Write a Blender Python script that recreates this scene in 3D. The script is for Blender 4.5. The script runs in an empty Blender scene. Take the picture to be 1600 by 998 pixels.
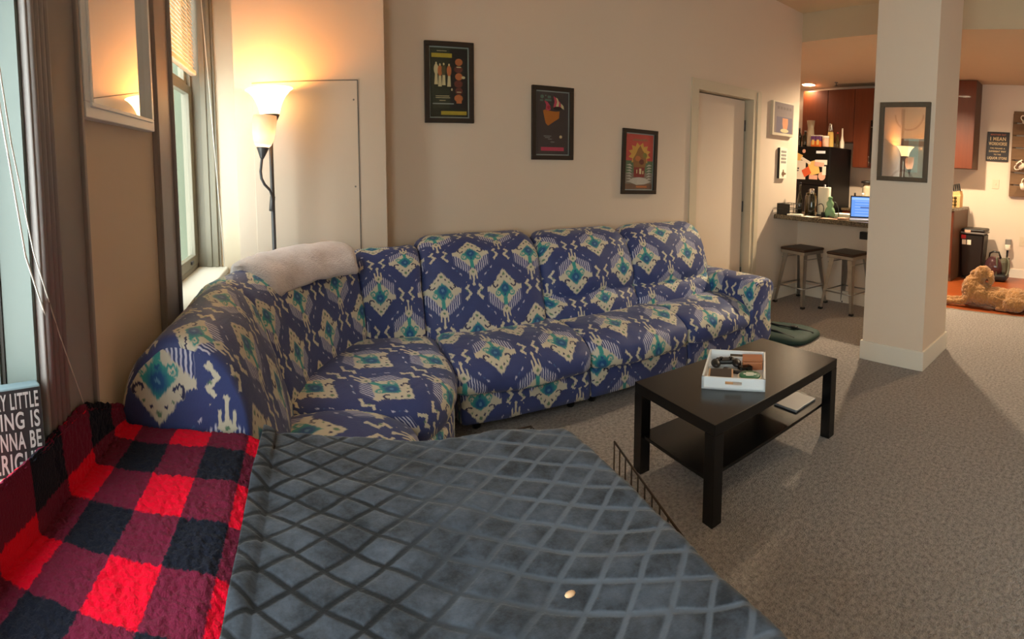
import bpy, bmesh, math, random
from mathutils import Vector, Matrix, noise
random.seed(7)
SC = bpy.context.scene
COL = SC.collection
PI = math.pi
V = Vector

# ------------------------------------------------------------------ materials
class Ex:
    """tiny expression builder on top of math nodes"""
    tree = None
    def __init__(s, k): s.k = k
    @staticmethod
    def m(op, *a, clamp=False):
        n = Ex.tree.nodes.new('ShaderNodeMath'); n.operation = op; n.use_clamp = clamp
        for i, v in enumerate(a):
            if isinstance(v, Ex): Ex.tree.links.new(v.k, n.inputs[i])
            else: n.inputs[i].default_value = v
        return Ex(n.outputs[0])
    def __add__(s, o): return Ex.m('ADD', s, o)
    __radd__ = __add__
    def __sub__(s, o): return Ex.m('SUBTRACT', s, o)
    def __rsub__(s, o): return Ex.m('SUBTRACT', o, s)
    def __mul__(s, o): return Ex.m('MULTIPLY', s, o)
    __rmul__ = __mul__
    def __truediv__(s, o): return Ex.m('DIVIDE', s, o)
def eabs(a): return Ex.m('ABSOLUTE', a)
def emin(a, b): return Ex.m('MINIMUM', a, b)
def emax(a, b): return Ex.m('MAXIMUM', a, b)
def efloor(a): return Ex.m('FLOOR', a)
def efract(a): return Ex.m('FRACT', a)
def emod2(a): return Ex.m('FLOORED_MODULO', a, 2.0)
def egt(a, b): return Ex.m('GREATER_THAN', a, b)
def elt(a, b): return Ex.m('LESS_THAN', a, b)
def ehyp(a, b): return Ex.m('SQRT', a * a + b * b)
def inside(d, edge, soft): return Ex.m('MULTIPLY_ADD', d, -1.0 / soft, edge / soft + .5, clamp=True)
def emix(f, a, b):
    n = Ex.tree.nodes.new('ShaderNodeMix'); n.data_type = 'RGBA'
    Ex.tree.links.new(f.k, n.inputs[0])
    for i, v in ((6, a), (7, b)):
        if isinstance(v, Ex): Ex.tree.links.new(v.k, n.inputs[i])
        else: n.inputs[i].default_value = (*v, 1)
    return Ex(n.outputs[2])
def euv():
    t = Ex.tree.nodes.new('ShaderNodeTexCoord'); s = Ex.tree.nodes.new('ShaderNodeSeparateXYZ')
    Ex.tree.links.new(t.outputs['UV'], s.inputs[0]); return Ex(s.outputs[0]), Ex(s.outputs[1]), t
def evec(x, y, z=0.0):
    c = Ex.tree.nodes.new('ShaderNodeCombineXYZ')
    for i, v in enumerate((x, y, z)):
        if isinstance(v, Ex): Ex.tree.links.new(v.k, c.inputs[i])
        else: c.inputs[i].default_value = v
    return Ex(c.outputs[0])
def enoise(vec, scale, detail=2.0, rough=.5, out=0):
    n = Ex.tree.nodes.new('ShaderNodeTexNoise'); n.inputs['Scale'].default_value = scale
    n.inputs['Detail'].default_value = detail; n.inputs['Roughness'].default_value = rough
    if vec is not None: Ex.tree.links.new(vec.k, n.inputs['Vector'])
    return Ex(n.outputs[out])
def eobj():
    t = Ex.tree.nodes.new('ShaderNodeTexCoord'); return Ex(t.outputs['Object'])

def new_mat(name):
    m = bpy.data.materials.new(name); m.use_nodes = True
    Ex.tree = m.node_tree
    b = m.node_tree.nodes['Principled BSDF']
    return m, b
def lin(c):
    return tuple(((v / 255 + .055) / 1.055) ** 2.4 if v > 10 else v / 255 / 12.92 for v in c)
def bump(b, h, strength, dist=.002):
    n = Ex.tree.nodes.new('ShaderNodeBump'); n.inputs['Strength'].default_value = strength
    n.inputs['Distance'].default_value = dist
    Ex.tree.links.new(h.k, n.inputs['Height']); Ex.tree.links.new(n.outputs[0], b.inputs['Normal'])
def setcol(b, e): Ex.tree.links.new(e.k, b.inputs['Base Color'])
def mat(name, c, rough=.5, metal=0.0, var=.06, scale=8, bmp=0.0, bscale=200, spec=.5, coat=0.0, sheen=0.0, emis=None, estr=0.0, bdist=.002):
    m, b = new_mat(name)
    o = eobj(); n = enoise(o, scale, 3)
    lo = tuple(max(0, v * (1 - var)) for v in c); hi = tuple(min(1, v * (1 + var)) for v in c)
    setcol(b, emix(n, lo, hi))
    b.inputs['Roughness'].default_value = rough; b.inputs['Metallic'].default_value = metal
    b.inputs['Specular IOR Level'].default_value = spec; b.inputs['Coat Weight'].default_value = coat
    b.inputs['Sheen Weight'].default_value = sheen
    if bmp: bump(b, enoise(o, bscale, 3), bmp, bdist)
    if emis: b.inputs['Emission Color'].default_value = (*emis, 1); b.inputs['Emission Strength'].default_value = estr
    return m
def wood(name, c1, c2, rough=.4, axis=1, s=1.0, coat=0.0):
    m, b = new_mat(name)
    t = Ex.tree.nodes.new('ShaderNodeTexCoord'); mp = Ex.tree.nodes.new('ShaderNodeMapping')
    sc = [14 * s, 14 * s, 14 * s]; sc[axis] = 1.2 * s; mp.inputs['Scale'].default_value = sc
    Ex.tree.links.new(t.outputs['Object'], mp.inputs['Vector'])
    n = enoise(Ex(mp.outputs[0]), 3, 5, .6)
    setcol(b, emix(n, c1, c2)); b.inputs['Roughness'].default_value = rough; b.inputs['Coat Weight'].default_value = coat
    bump(b, n, .08)
    return m

def ikat():
    m, b = new_mat('ikat_slipcover')
    u, v, t = euv()
    st = enoise(evec(u * 190, v * 22), 1.0, 2)
    st2 = enoise(evec(u * 40, v * 40, 3.0), 1.0, 1)
    v = v + (st - .5) * .034 + (st2 - .5) * .006
    u = u + (st2 - .5) * .008
    PX, PY = .40, .54
    def cell(a, p): return (efract(a / p + .5) - .5) * p
    x1, y1 = cell(u, PX), cell(v, PY)
    x2, y2 = cell(u + PX / 2, PX), cell(v + PY / 2, PY)
    k = egt(eabs(x1) / (PX / 2) + eabs(y1) / (PY / 2), 1.0)
    x = x1 + k * (x2 - x1); y = y1 + k * (y2 - y1)
    a = eabs(x)
    navy, cream, teal, blue, lilac = lin((52, 70, 132)), lin((206, 200, 182)), lin((58, 152, 150)), lin((28, 84, 140)), lin((196, 198, 220))
    green, dark = lin((96, 128, 104)), lin((40, 44, 84))
    wv = enoise(evec(u, v), 9, 1)
    col = emix(wv, lin((50, 62, 114)), lin((62, 76, 132)))
    tri = eabs(efract(y * 30) - .5) * .10
    up = egt(y, 0.0)
    ext = .142 + up * -.022
    D = a / .113 + eabs(y) / ext + tri
    # fringe
    stripe = inside(eabs(efract(a / .0135) - .5), .23, .12)
    top = inside(y + a * .80, .175, .012)
    rng = inside(eabs(a - .066), .046, .004) * up
    col = emix(stripe * top * rng, col, lilac)
    # finial
    f1 = inside(a / .030 + eabs(y - .140) / .034, 1.0, .2)
    f2 = inside(emax(a / .0055, eabs(y - .180) / .048), 1.0, .3)
    f3 = inside(emax(eabs(a - .021) / .0048, eabs(y - .166) / .026), 1.0, .3)
    f4 = inside(ehyp(a, y - .226), .010, .004)
    col = emix(emax(emax(f1, f2), emax(f3, f4)), col, cream)
    # body
    lobe = inside(emax(eabs(a - .101) / .015, eabs(y + .004) / .017), 1.0, .25)
    col = emix(emax(inside(D, 1.0, .08), lobe), col, cream)
    col = emix(inside(ehyp(a, y - .138), .008, .005), col, green)
    # dark curls and dots
    dc = eabs(ehyp(a - .062, y + .032) - .0155)
    col = emix(inside(dc, .0048, .004) * egt(y + a * .6, -.004), col, dark)
    col = emix(inside(ehyp(a - .022, y + .080), .0062, .004), col, dark)
    col = emix(inside(ehyp(a, y + .100), .0095, .005), col, green)
    col = emix(inside(ehyp(a - .045, y + .062), .005, .004), col, green)
    # teal heart
    D2 = a / .056 + eabs(y - .006) / .064
    tl = emax(inside(D2, 1.0, .14), inside(ehyp(a - .044, y - .030), .020, .006))
    tl = emax(tl, inside(emax(a / .012, eabs(y - .085) / .026), 1.0, .3))
    col = emix(tl, col, teal)
    col = emix(inside(ehyp(a - .045, y - .027), .0115, .006), col, cream)
    col = emix(inside(ehyp(a - .047, y - .024), .0048, .004), col, teal)
    bl = inside(ehyp(a, (y + .004) * .85), .030, .022)
    col = emix(bl, col, blue)
    col = emix(inside(ehyp(a, y - .040), .008, .006), col, blue)
    col = emix(inside(ehyp(a, y + .004), .009, .006), col, lin((90, 140, 180)))
    # squiggles half way between medallions
    bx = PX / 2 - a
    zz = eabs(efract(y / .066 + .25) - .5) * .068
    w = .0125 + eabs(y) * -.03
    sq = inside(eabs(bx - .022 - zz * .85), .0100, .005) * inside(eabs(y), .064, .006)
    hook = inside(emax(eabs(bx - .036) / .012, eabs(eabs(y) - .063) / .006), 1.0, .3)
    col = emix(emax(sq, hook), col, cream)
    col = emix(inside(ehyp(bx - .045, y), .006, .006), col, green)
    # dots on the diagonals
    ay = eabs(y)
    d1 = emin(ehyp(a - .086, ay - .163), ehyp(a - .126, ay - .120))
    col = emix(inside(d1, .0125, .006), col, lilac)
    col = emix(inside(ehyp(a - .106, ay - .141), .0105, .006), col, lin((74, 112, 160)))
    setcol(b, col)
    b.inputs['Roughness'].default_value = .55; b.inputs['Specular IOR Level'].default_value = .35
    b.inputs['Sheen Weight'].default_value = .15
    bump(b, enoise(evec(u * 3, v * 9), 4, 3), .25, .01)
    return m

def carpet():
    m, b = new_mat('beige_carpet')
    o = eobj()
    n1 = enoise(o, 55, 3, .7); n2 = enoise(o, 1.6, 3); n3 = enoise(o, 160, 2, .6)
    n1 = Ex.m('MULTIPLY_ADD', n1, 2.4, -.7, clamp=True); n3 = Ex.m('MULTIPLY_ADD', n3, 2.2, -.6, clamp=True)
    c = emix(n1, lin((106, 100, 98)), lin((220, 211, 206)))
    c2 = emix(n3, lin((78, 71, 67)), lin((214, 204, 196)))
    c = emix(Ex.m('MULTIPLY', n3, 1.0) * .6, c, c2)
    c = emix(n2 * .35, c, lin((126, 118, 114)))
    setcol(b, c); b.inputs['Roughness'].default_value = .95; b.inputs['Specular IOR Level'].default_value = .1
    b.inputs['Sheen Weight'].default_value = .2
    bump(b, n1 + n3 * .6, .9, .012)
    return m

def plank_floor():
    m, b = new_mat('red_wood_floor')
    o = eobj(); s = Ex.tree.nodes.new('ShaderNodeSeparateXYZ'); Ex.tree.links.new(o.k, s.inputs[0])
    x, y = Ex(s.outputs[0]), Ex(s.outputs[1])
    row = efloor(x / .12); cellv = enoise(evec(row * 3.7, efloor(y / .9 + row * .37) * 5.1), 1.0, 0)
    g = enoise(evec(x * 30, y * 2.2), 1.0, 4)
    c = emix(cellv, lin((128, 58, 24)), lin((176, 90, 42))); c = emix(g * .5, c, lin((112, 50, 22)))
    gap = inside(emin(efract(x / .12), 1.0 - efract(x / .12)), .012, .01)
    setcol(b, emix(gap, c, lin((60, 28, 14)))); b.inputs['Roughness'].default_value = .32
    return m

def granite():
    m, b = new_mat('speckled_granite')
    o = eobj(); n = enoise(o, 60, 4, .8); n2 = enoise(o, 22, 3, .7)
    n = Ex.m('MULTIPLY_ADD', n, 3.0, -1.0, clamp=True); c = emix(n, lin((16, 14, 12)), lin((170, 150, 118))); setcol(b, emix(n2, c, lin((44, 36, 30)))); b.inputs['Roughness'].default_value = .2
    return m

def plaid_mat():
    m, b = new_mat('buffalo_plaid_sherpa')
    u, v, t = euv()
    n = enoise(evec(u, v), 90, 3, .7); n2 = enoise(evec(u, v, 4.0), 90, 2, .7)
    uu, vv = u + (n - .5) * .016, v + (n2 - .5) * .016
    fa = inside(eabs(efract(uu / .205) - .5), .25, .015); fb = inside(eabs(efract(vv / .272) - .5), .25, .015)
    red, maroon, black = lin((228, 8, 46)), lin((108, 30, 56)), lin((26, 29, 42))
    c = emix(fa, emix(fb, black, maroon), emix(fb, maroon, red))
    k = enoise(evec(u, v, 9.0), 210, 2, .6)
    setcol(b, c); b.inputs['Roughness'].default_value = .95; b.inputs['Specular IOR Level'].default_value = .1
    b.inputs['Sheen Weight'].default_value = .04
    bump(b, k, .9, .004)
    return m

GX, GY = .113, .081
def minky_mat():
    m, b = new_mat('embossed_minky')
    u, v, t = euv()
    n = enoise(evec(u, v), 6, 4, .6)
    p = (u - .005) / GX + v / GY + (n - .5) * .30; q = (u - .005) / GX - v / GY + (n - .5) * .30
    g = emin(eabs(efract(p) - .5), eabs(efract(q) - .5))
    gr = inside(g, .085, .06)
    pile = enoise(evec(u, v, 2.0), 11, 5, .72)
    hi = Ex.m('MULTIPLY_ADD', pile, 3.2, -1.15, clamp=True)
    c = emix(hi, lin((32, 37, 44)), lin((76, 84, 97)))
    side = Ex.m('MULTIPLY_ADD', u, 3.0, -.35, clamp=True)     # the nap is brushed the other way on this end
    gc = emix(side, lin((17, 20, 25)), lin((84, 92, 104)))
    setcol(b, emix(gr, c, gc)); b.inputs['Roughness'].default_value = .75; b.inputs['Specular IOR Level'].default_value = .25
    b.inputs['Sheen Weight'].default_value = .25; b.inputs['Sheen Roughness'].default_value = .4
    bump(b, enoise(evec(u, v, 5.0), 45, 4, .7) * .9 - gr * .25, .4, .006)
    return m

M = {}
M['wall'] = mat('greige_wall_paint', lin((217, 199, 180)), .85, var=.02, scale=2, bmp=.05, bscale=300)
M['ceil'] = mat('ceiling_paint', lin((200, 183, 154)), .9, var=.02)
M['trimw'] = mat('cream_trim_paint', lin((206, 192, 168)), .45, var=.02)
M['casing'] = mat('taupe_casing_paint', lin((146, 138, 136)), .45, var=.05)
M['base'] = mat('baseboard_paint', lin((224, 216, 202)), .5, var=.02)
M['sill'] = mat('sill_paint', lin((224, 218, 204)), .4, var=.02)
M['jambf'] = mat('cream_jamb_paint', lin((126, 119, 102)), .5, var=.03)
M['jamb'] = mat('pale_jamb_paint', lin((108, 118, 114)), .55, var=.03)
M['dark'] = mat('dark_recess', lin((40, 34, 28)), .7)
M['carpet'] = carpet(); M['plank'] = plank_floor(); M['granite'] = granite()
M['ikat'] = ikat(); M['plaid'] = plaid_mat(); M['minky'] = minky_mat()
M['minkyback'] = mat('blanket_underside', lin((40, 44, 52)), .9, var=.2, sheen=.3)
M['blackwood'] = wood('black_brown_laminate', lin((10, 9, 9)), lin((17, 15, 14)), .27, 0)
M['frame'] = wood('dark_brown_frame', lin((34, 24, 17)), lin((46, 33, 23)), .5, 2)
M['grayframe'] = wood('grey_wood_frame', lin((74, 62, 48)), lin((98, 82, 64)), .6, 2)
M['cherry'] = wood('cherry_cabinet', lin((88, 38, 16)), lin((112, 52, 24)), .42, 2, .6, coat=.1)
M['cabend'] = wood('cabinet_end_panel', lin((84, 60, 44)), lin((104, 76, 56)), .5, 2, .6)
M['blackpl'] = mat('black_plastic', lin((22, 21, 21)), .45)
M['blackgl'] = mat('black_gloss', lin((12, 11, 11)), .15)
M['fridge'] = mat('black_fridge', lin((9, 8, 8)), .35, spec=.3)
M['white'] = mat('white_lacquer', lin((232, 238, 244)), .35, var=.01)
M['whitep'] = mat('white_paper', lin((236, 228, 208)), .8, var=.02)
M['cardy'] = mat('yellow_paper', lin((236, 196, 110)), .8)
M['cardo'] = mat('orange_paper', lin((222, 98, 50)), .8)
M['cardp'] = mat('pink_paper', lin((226, 176, 150)), .8)
M['steel'] = mat('brushed_gunmetal', lin((164, 158, 150)), .36, .8, var=.2, scale=20)
M['steelw'] = mat('rusty_steel_wire', lin((60, 46, 34)), .5, .5, var=.2)
M['seatw'] = wood('dark_stool_wood', lin((52, 32, 20)), lin((70, 44, 28)), .45, 1)
M['lampm'] = mat('grey_lamp_metal', lin((92, 90, 92)), .4, .5)
M['chrome'] = mat('chrome', lin((200, 200, 200)), .2, 1)
M['green'] = mat('dark_green_nylon', lin((24, 52, 46)), .7, var=.25, scale=30, bmp=.3, bscale=400)
M['strap'] = mat('black_webbing', lin((20, 24, 24)), .7)
M['tin'] = mat('green_enamel', lin((46, 110, 78)), .35)
M['ww'] = wood('light_wood', lin((196, 150, 108)), lin((222, 178, 134)), .5, 0)
M['brownw'] = wood('orange_brown_wood', lin((146, 84, 48)), lin((190, 120, 76)), .5, 0)
M['slate'] = mat('dark_slate', lin((64, 54, 50)), .8)
M['tablet'] = mat('grey_tablet', lin((150, 150, 152)), .35, .3)
M['pallet'] = wood('weathered_wood', lin((92, 68, 46)), lin((132, 100, 70)), .8, 1)
M['mug'] = mat('white_ceramic', lin((230, 218, 200)), .25)
M['mugd'] = mat('dark_ceramic', lin((90, 64, 50)), .3)
M['plum'] = mat('plum_translucent_plastic', lin((70, 44, 48)), .12, coat=.5)
M['olive'] = mat('grey_green_plastic', lin((84, 84, 66)), .5)
M['beige'] = wood('beech_block', lin((206, 160, 100)), lin((224, 180, 120)), .5, 2)
M['red'] = mat('red_label', lin((196, 40, 44)), .6)
M['fur'] = mat('golden_curly_fur', lin((172, 122, 66)), .9, var=.4, scale=22, bmp=1.0, bscale=70, sheen=.4, bdist=.02)
M['amber'] = mat('amber_glass', lin((70, 52, 16)), .1, coat=.5)
M['gglass'] = mat('green_glass', lin((128, 176, 132)), .12, coat=.5)
M['dglass'] = mat('dark_bottle_glass', lin((40, 38, 24)), .1, coat=.6)
M['cglass'] = mat('clear_glassware', lin((190, 176, 150)), .08, coat=.6)
M['yellow'] = mat('yellow_liquid', lin((216, 180, 40)), .3)
M['orange'] = mat('orange_carton', lin((226, 110, 40)), .6)
M['purple'] = mat('purple_carton', lin((110, 66, 120)), .6)
M['signblk'] = mat('black_sign_face', lin((44, 42, 46)), .7, var=.1)
M['signside'] = mat('grey_blue_sign_side', lin((124, 146, 156)), .7)
M['ltext'] = mat('pale_grey_lettering', lin((196, 194, 196)), .8, var=.1, scale=60)
M['tantext'] = mat('tan_lettering', lin((196, 170, 130)), .8)
M['redtext'] = mat('red_brown_lettering', lin((170, 96, 70)), .8)
M['kraft'] = mat('treat_crumb', lin((222, 180, 140)), .8)
M['cord'] = mat('white_cord', lin((226, 222, 214)), .7)
M['gray'] = mat('mid_grey', lin((120, 116, 112)), .6)
M['outdoor'] = mat('outdoor_grey_green_render', lin((84, 90, 76)), .9, var=.1, scale=1.5)
M['slat'] = mat('blind_slat', lin((240, 226, 204)), .5, var=.01)
def fleece():
    m, b = new_mat('pink_grey_fleece')
    o = eobj(); n = enoise(o, 16, 4, .7); k = enoise(o, 120, 3, .7)
    setcol(b, emix(n, lin((196, 180, 180)), lin((240, 232, 232)))); b.inputs['Roughness'].default_value = .95
    b.inputs['Sheen Weight'].default_value = .5; b.inputs['Specular IOR Level'].default_value = .1
    bump(b, k + n, .7, .01); return m
M['fleece'] = fleece()
def emitter(name, c, s, diff=(.8, .8, .8)):
    m, b = new_mat(name); b.inputs['Base Color'].default_value = (*diff, 1)
    b.inputs['Emission Color'].default_value = (*c, 1); b.inputs['Emission Strength'].default_value = s
    return m
M['shade'] = emitter('lit_lamp_shade', (1.0, .56, .20), 2.6)
M['bulb'] = emitter('ceiling_bulb', (1.0, .80, .52), 25.0)
def translucent(name, c):
    m, b = new_mat(name); nt = m.node_tree
    tr = nt.nodes.new('ShaderNodeBsdfTranslucent'); tr.inputs[0].default_value = (*c, 1)
    mx = nt.nodes.new('ShaderNodeMixShader'); mx.inputs[0].default_value = .5
    b.inputs['Base Color'].default_value = (*c, 1); b.inputs['Roughness'].default_value = .35
    nt.links.new(b.outputs[0], mx.inputs[1]); nt.links.new(tr.outputs[0], mx.inputs[2])
    nt.links.new(mx.outputs[0], nt.nodes['Material Output'].inputs[0]); return m
M['opal'] = translucent('opal_glass', lin((244, 228, 214)))
def glass(name, refl=.08, tint=(1, 1, 1), rough=.0):
    m, b = new_mat(name); nt = m.node_tree; nt.nodes.remove(b)
    t = nt.nodes.new('ShaderNodeBsdfTransparent'); t.inputs[0].default_value = (*tint, 1)
    g = nt.nodes.new('ShaderNodeBsdfGlossy'); g.inputs['Roughness'].default_value = rough
    mx = nt.nodes.new('ShaderNodeMixShader'); mx.inputs[0].default_value = refl
    nt.links.new(t.outputs[0], mx.inputs[1]); nt.links.new(g.outputs[0], mx.inputs[2])
    nt.links.new(mx.outputs[0], nt.nodes['Material Output'].inputs[0]); return m
M['glass'] = glass('window_glass', .08, (.92, .95, .92))
M['picglass'] = glass('picture_glass', .008)
M['picglass2'] = glass('reflective_picture_glass', .22)
M['mirror'] = mat('mirror_silver', (.92, .92, .92), .0, 1, var=0)
def screen_mat():
    m, b = new_mat('laptop_screen_page')
    u, v, t = euv()
    bar = inside(eabs(v - .90), .05, .02); blk = inside(emax(eabs(u - .55) / .25, eabs(v - .47) / .03), 1.0, .1)
    ln = inside(eabs(efract(v * 7) - .5), .12, .05) * inside(eabs(u - .4), .28, .02)
    c = emix(bar, lin((96, 148, 226)), lin((150, 190, 240))); c = emix(ln * .4, c, lin((200, 220, 250))); c = emix(blk, c, lin((52, 84, 150)))
    Ex.tree.links.new(c.k, b.inputs['Emission Color']); b.inputs['Emission Strength'].default_value = .5
    b.inputs['Base Color'].default_value = (.02, .02, .02, 1); return m
M['screen'] = screen_mat()

# ------------------------------------------------------------------ mesh helpers
class MB:
    def __init__(s): s.b = bmesh.new(); s.uv = s.b.loops.layers.uv.new('UVMap')
    def add(s, bm_fn):
        pass
    def box(s, x0, x1, y0, y1, z0, z1, bev=0.0, T=None):
        t = bmesh.new()
        bmesh.ops.create_cube(t, size=1)
        for v in t.verts:
            v.co = V(((x0 + x1) / 2 + v.co.x * (x1 - x0), (y0 + y1) / 2 + v.co.y * (y1 - y0), (z0 + z1) / 2 + v.co.z * (z1 - z0)))
        if bev: bmesh.ops.bevel(t, geom=list(t.edges), offset=bev, segments=2, affect='EDGES', profile=.5)
        s._merge(t, T); return s
    def _merge(s, t, T=None):
        if T is not None: bmesh.ops.transform(t, matrix=T, verts=t.verts)
        mp = {}
        for v in t.verts: mp[v] = s.b.verts.new(v.co)
        for f in t.faces:
            try:
                nf = s.b.faces.new([mp[v] for v in f.verts]); nf.smooth = f.smooth
                for l in nf.loops: l[s.uv].uv = (l.vert.co.x + l.vert.co.z * .3, l.vert.co.y + l.vert.co.z)
            except ValueError: pass
        t.free()
    def lathe(s, prof, n=24, T=None, cap=True):
        t = bmesh.new(); rings = []
        for r, z in prof:
            rings.append([t.verts.new((r * math.cos(2 * PI * i / n), r * math.sin(2 * PI * i / n), z)) for i in range(n)])
        for a, b in zip(rings, rings[1:]):
            for i in range(n):
                f = t.faces.new((a[i], a[(i + 1) % n], b[(i + 1) % n], b[i])); f.smooth = True
        if cap:
            t.faces.new(list(reversed(rings[0]))); t.faces.new(rings[-1])
        s._merge(t, T); return s
    def cyl(s, p, q, r, n=12, r2=None):
        p, q = V(p), V(q); d = q - p; L = d.length
        R = d.to_track_quat('Z', 'Y').to_matrix().to_4x4()
        return s.lathe([(r, 0), (r if r2 is None else r2, L)], n, Matrix.Translation(p) @ R)
    def tube(s, pts, r, n=8):
        pts = [V(p) for p in pts]; t = bmesh.new(); rings = []
        up = V((0, 0, 1))
        for i, p in enumerate(pts):
            d = (pts[min(i + 1, len(pts) - 1)] - pts[max(i - 1, 0)]).normalized()
            a = d.cross(up if abs(d.z) < .95 else V((1, 0, 0))).normalized(); b = d.cross(a).normalized()
            rings.append([t.verts.new(p + a * (r * math.cos(2 * PI * k / n)) + b * (r * math.sin(2 * PI * k / n))) for k in range(n)])
        for a, b in zip(rings, rings[1:]):
            for k in range(n):
                f = t.faces.new((a[k], a[(k + 1) % n], b[(k + 1) % n], b[k])); f.smooth = True
        t.faces.new(list(reversed(rings[0]))); t.faces.new(rings[-1])
        s._merge(t); return s
    def prism(s, poly, z0, z1, T=None, bev=0.0):
        t = bmesh.new()
        a = [t.verts.new((p[0], p[1], z0)) for p in poly]; b = [t.verts.new((p[0], p[1], z1)) for p in poly]
        n = len(poly)
        t.faces.new(list(reversed(a))); t.faces.new(b)
        for i in range(n): t.faces.new((a[i], a[(i + 1) % n], b[(i + 1) % n], b[i]))
        bmesh.ops.recalc_face_normals(t, faces=t.faces)
        if bev: bmesh.ops.bevel(t, geom=list(t.edges), offset=bev, segments=2, affect='EDGES', profile=.5)
        s._merge(t, T); return s
    def ball(s, c, r, T=None, seg=16):
        t = bmesh.new(); bmesh.ops.create_uvsphere(t, u_segments=seg, v_segments=max(8, seg // 2 + 2), radius=1)
        r = (r, r, r) if not hasattr(r, '__len__') else r
        for v in t.verts: v.co = V((c[0] + v.co.x * r[0], c[1] + v.co.y * r[1], c[2] + v.co.z * r[2]))
        for f in t.faces: f.smooth = True
        s._merge(t, T); return s
    def loft(s, rings, us, vs, capends=True):
        n = len(rings[0])
        vv = [[s.b.verts.new(p) for p in r] for r in rings]
        for i in range(len(rings) - 1):
            for j in range(n):
                k = (j + 1) % n
                f = s.b.faces.new((vv[i][j], vv[i + 1][j], vv[i + 1][k], vv[i][k])); f.smooth = True
                for l, uvc in zip(f.loops, ((us[i], vs[j]), (us[i + 1], vs[j]), (us[i + 1], vs[j + 1]), (us[i], vs[j + 1]))): l[s.uv].uv = uvc
        if capends:
            for idx, r in ((0, vv[0]), (-1, vv[-1])):
                f = s.b.faces.new(list(reversed(r)) if idx else r); f.smooth = True
                c = f.calc_center_median(); h = max((v.co - c for v in r), key=lambda d: d.xy.length).xy.normalized()
                for l in f.loops: l[s.uv].uv = ((l.vert.co - c).xy.dot(h) + .09, l.vert.co.z + .25)
        return s
    def grid(s, fn, nu, nv, uvfn):
        vv = [[s.b.verts.new(fn(i / nu, j / nv)) for j in range(nv + 1)] for i in range(nu + 1)]
        for i in range(nu):
            for j in range(nv):
                f = s.b.faces.new((vv[i][j], vv[i + 1][j], vv[i + 1][j + 1], vv[i][j + 1])); f.smooth = True
                for l, (a, b) in zip(f.loops, ((i, j), (i + 1, j), (i + 1, j + 1), (i, j + 1))): l[s.uv].uv = uvfn(a / nu, b / nv)
        return s
    def build(s, name, m, parent=None, smooth=None, fix=True):
        if fix: bmesh.ops.recalc_face_normals(s.b, faces=s.b.faces)
        me = bpy.data.meshes.new(name); s.b.to_mesh(me); s.b.free()
        me.materials.append(M[m] if isinstance(m, str) else m)
        o = bpy.data.objects.new(name, me); COL.objects.link(o)
        if parent is not None: o.parent = parent
        return o
def tag(o, label=None, cat=None, group=None, kind=None):
    if label: o['label'] = label
    if cat: o['category'] = cat
    if group: o['group'] = group
    if kind: o['kind'] = kind
    return o
def struct(name, mb, m): return tag(mb.build(name, m), kind='structure')
def thing(name, label, cat, loc=(0, 0, 0), rz=0.0, group=None):
    o = bpy.data.objects.new(name, None); COL.objects.link(o); o.empty_display_size = .1
    o.location = loc; o.rotation_euler = (0, 0, rz)
    return tag(o, label, cat, group)
def dup(root, loc, rz=0.0, label=None):
    r = root.copy(); COL.objects.link(r); r.location = loc; r.rotation_euler = (0, 0, rz)
    if label: r['label'] = label
    for ch in list(root.children):
        c = ch.copy(); COL.objects.link(c); c.parent = r
        for g in list(ch.children):
            d = g.copy(); COL.objects.link(d); d.parent = c
    return r
def text(name, s, w, h, m, parent, T, depth=.0015):
    """lettering of width w and height h, lower left at the origin of T, lying in T's XY plane"""
    cu = bpy.data.curves.new(name, 'FONT'); cu.body = s; cu.extrude = .004; cu.space_character = 1.12; cu.offset = .018
    ob = bpy.data.objects.new(name, cu); COL.objects.link(ob)
    bpy.context.view_layer.update()
    me = bpy.data.meshes.new_from_object(ob.evaluated_get(bpy.context.evaluated_depsgraph_get()))
    bpy.data.objects.remove(ob)
    xs = [v.co.x for v in me.vertices]; ys = [v.co.y for v in me.vertices]
    sx = w / max(1e-6, max(xs) - min(xs)); sy = h / max(1e-6, max(ys) - min(ys))
    x0, y0 = min(xs), min(ys)
    for v in me.vertices:
        v.co = T @ V(((v.co.x - x0) * sx, (v.co.y - y0) * sy, (v.co.z + .004) / .008 * depth))
    me.name = name; me.materials.clear(); me.materials.append(M[m])
    o = bpy.data.objects.new(name, me); COL.objects.link(o)
    if parent is not None: o.parent = parent
    return o
def crom(P, n, closed=True):
    P = [V(p) for p in P]; N = len(P); out = []
    segs = N if closed else N - 1
    dense = []
    for i in range(segs):
        if closed: a, b, c, d = P[i - 1], P[i], P[(i + 1) % N], P[(i + 2) % N]
        else: a, b, c, d = P[max(i - 1, 0)], P[i], P[i + 1], P[min(i + 2, N - 1)]
        for k in range(12):
            t = k / 12
            dense.append(.5 * ((2 * b) + (c - a) * t + (2 * a - 5 * b + 4 * c - d) * t * t + (3 * b - a - 3 * c + d) * t ** 3))
    if not closed: dense.append(P[-1])
    L = [0.0]
    pts = dense + ([dense[0]] if closed else [])
    for a, b in zip(pts, pts[1:]): L.append(L[-1] + (b - a).length)
    tot = L[-1]; j = 0
    cnt = n if closed else n + 1
    for i in range(cnt):
        g = tot * i / n
        while j < len(L) - 2 and L[j + 1] < g: j += 1
        f = (g - L[j]) / max(1e-9, L[j + 1] - L[j]); out.append(pts[j].lerp(pts[j + 1], f))
    return out, [tot * i / n for i in range(n + 1)]

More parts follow.
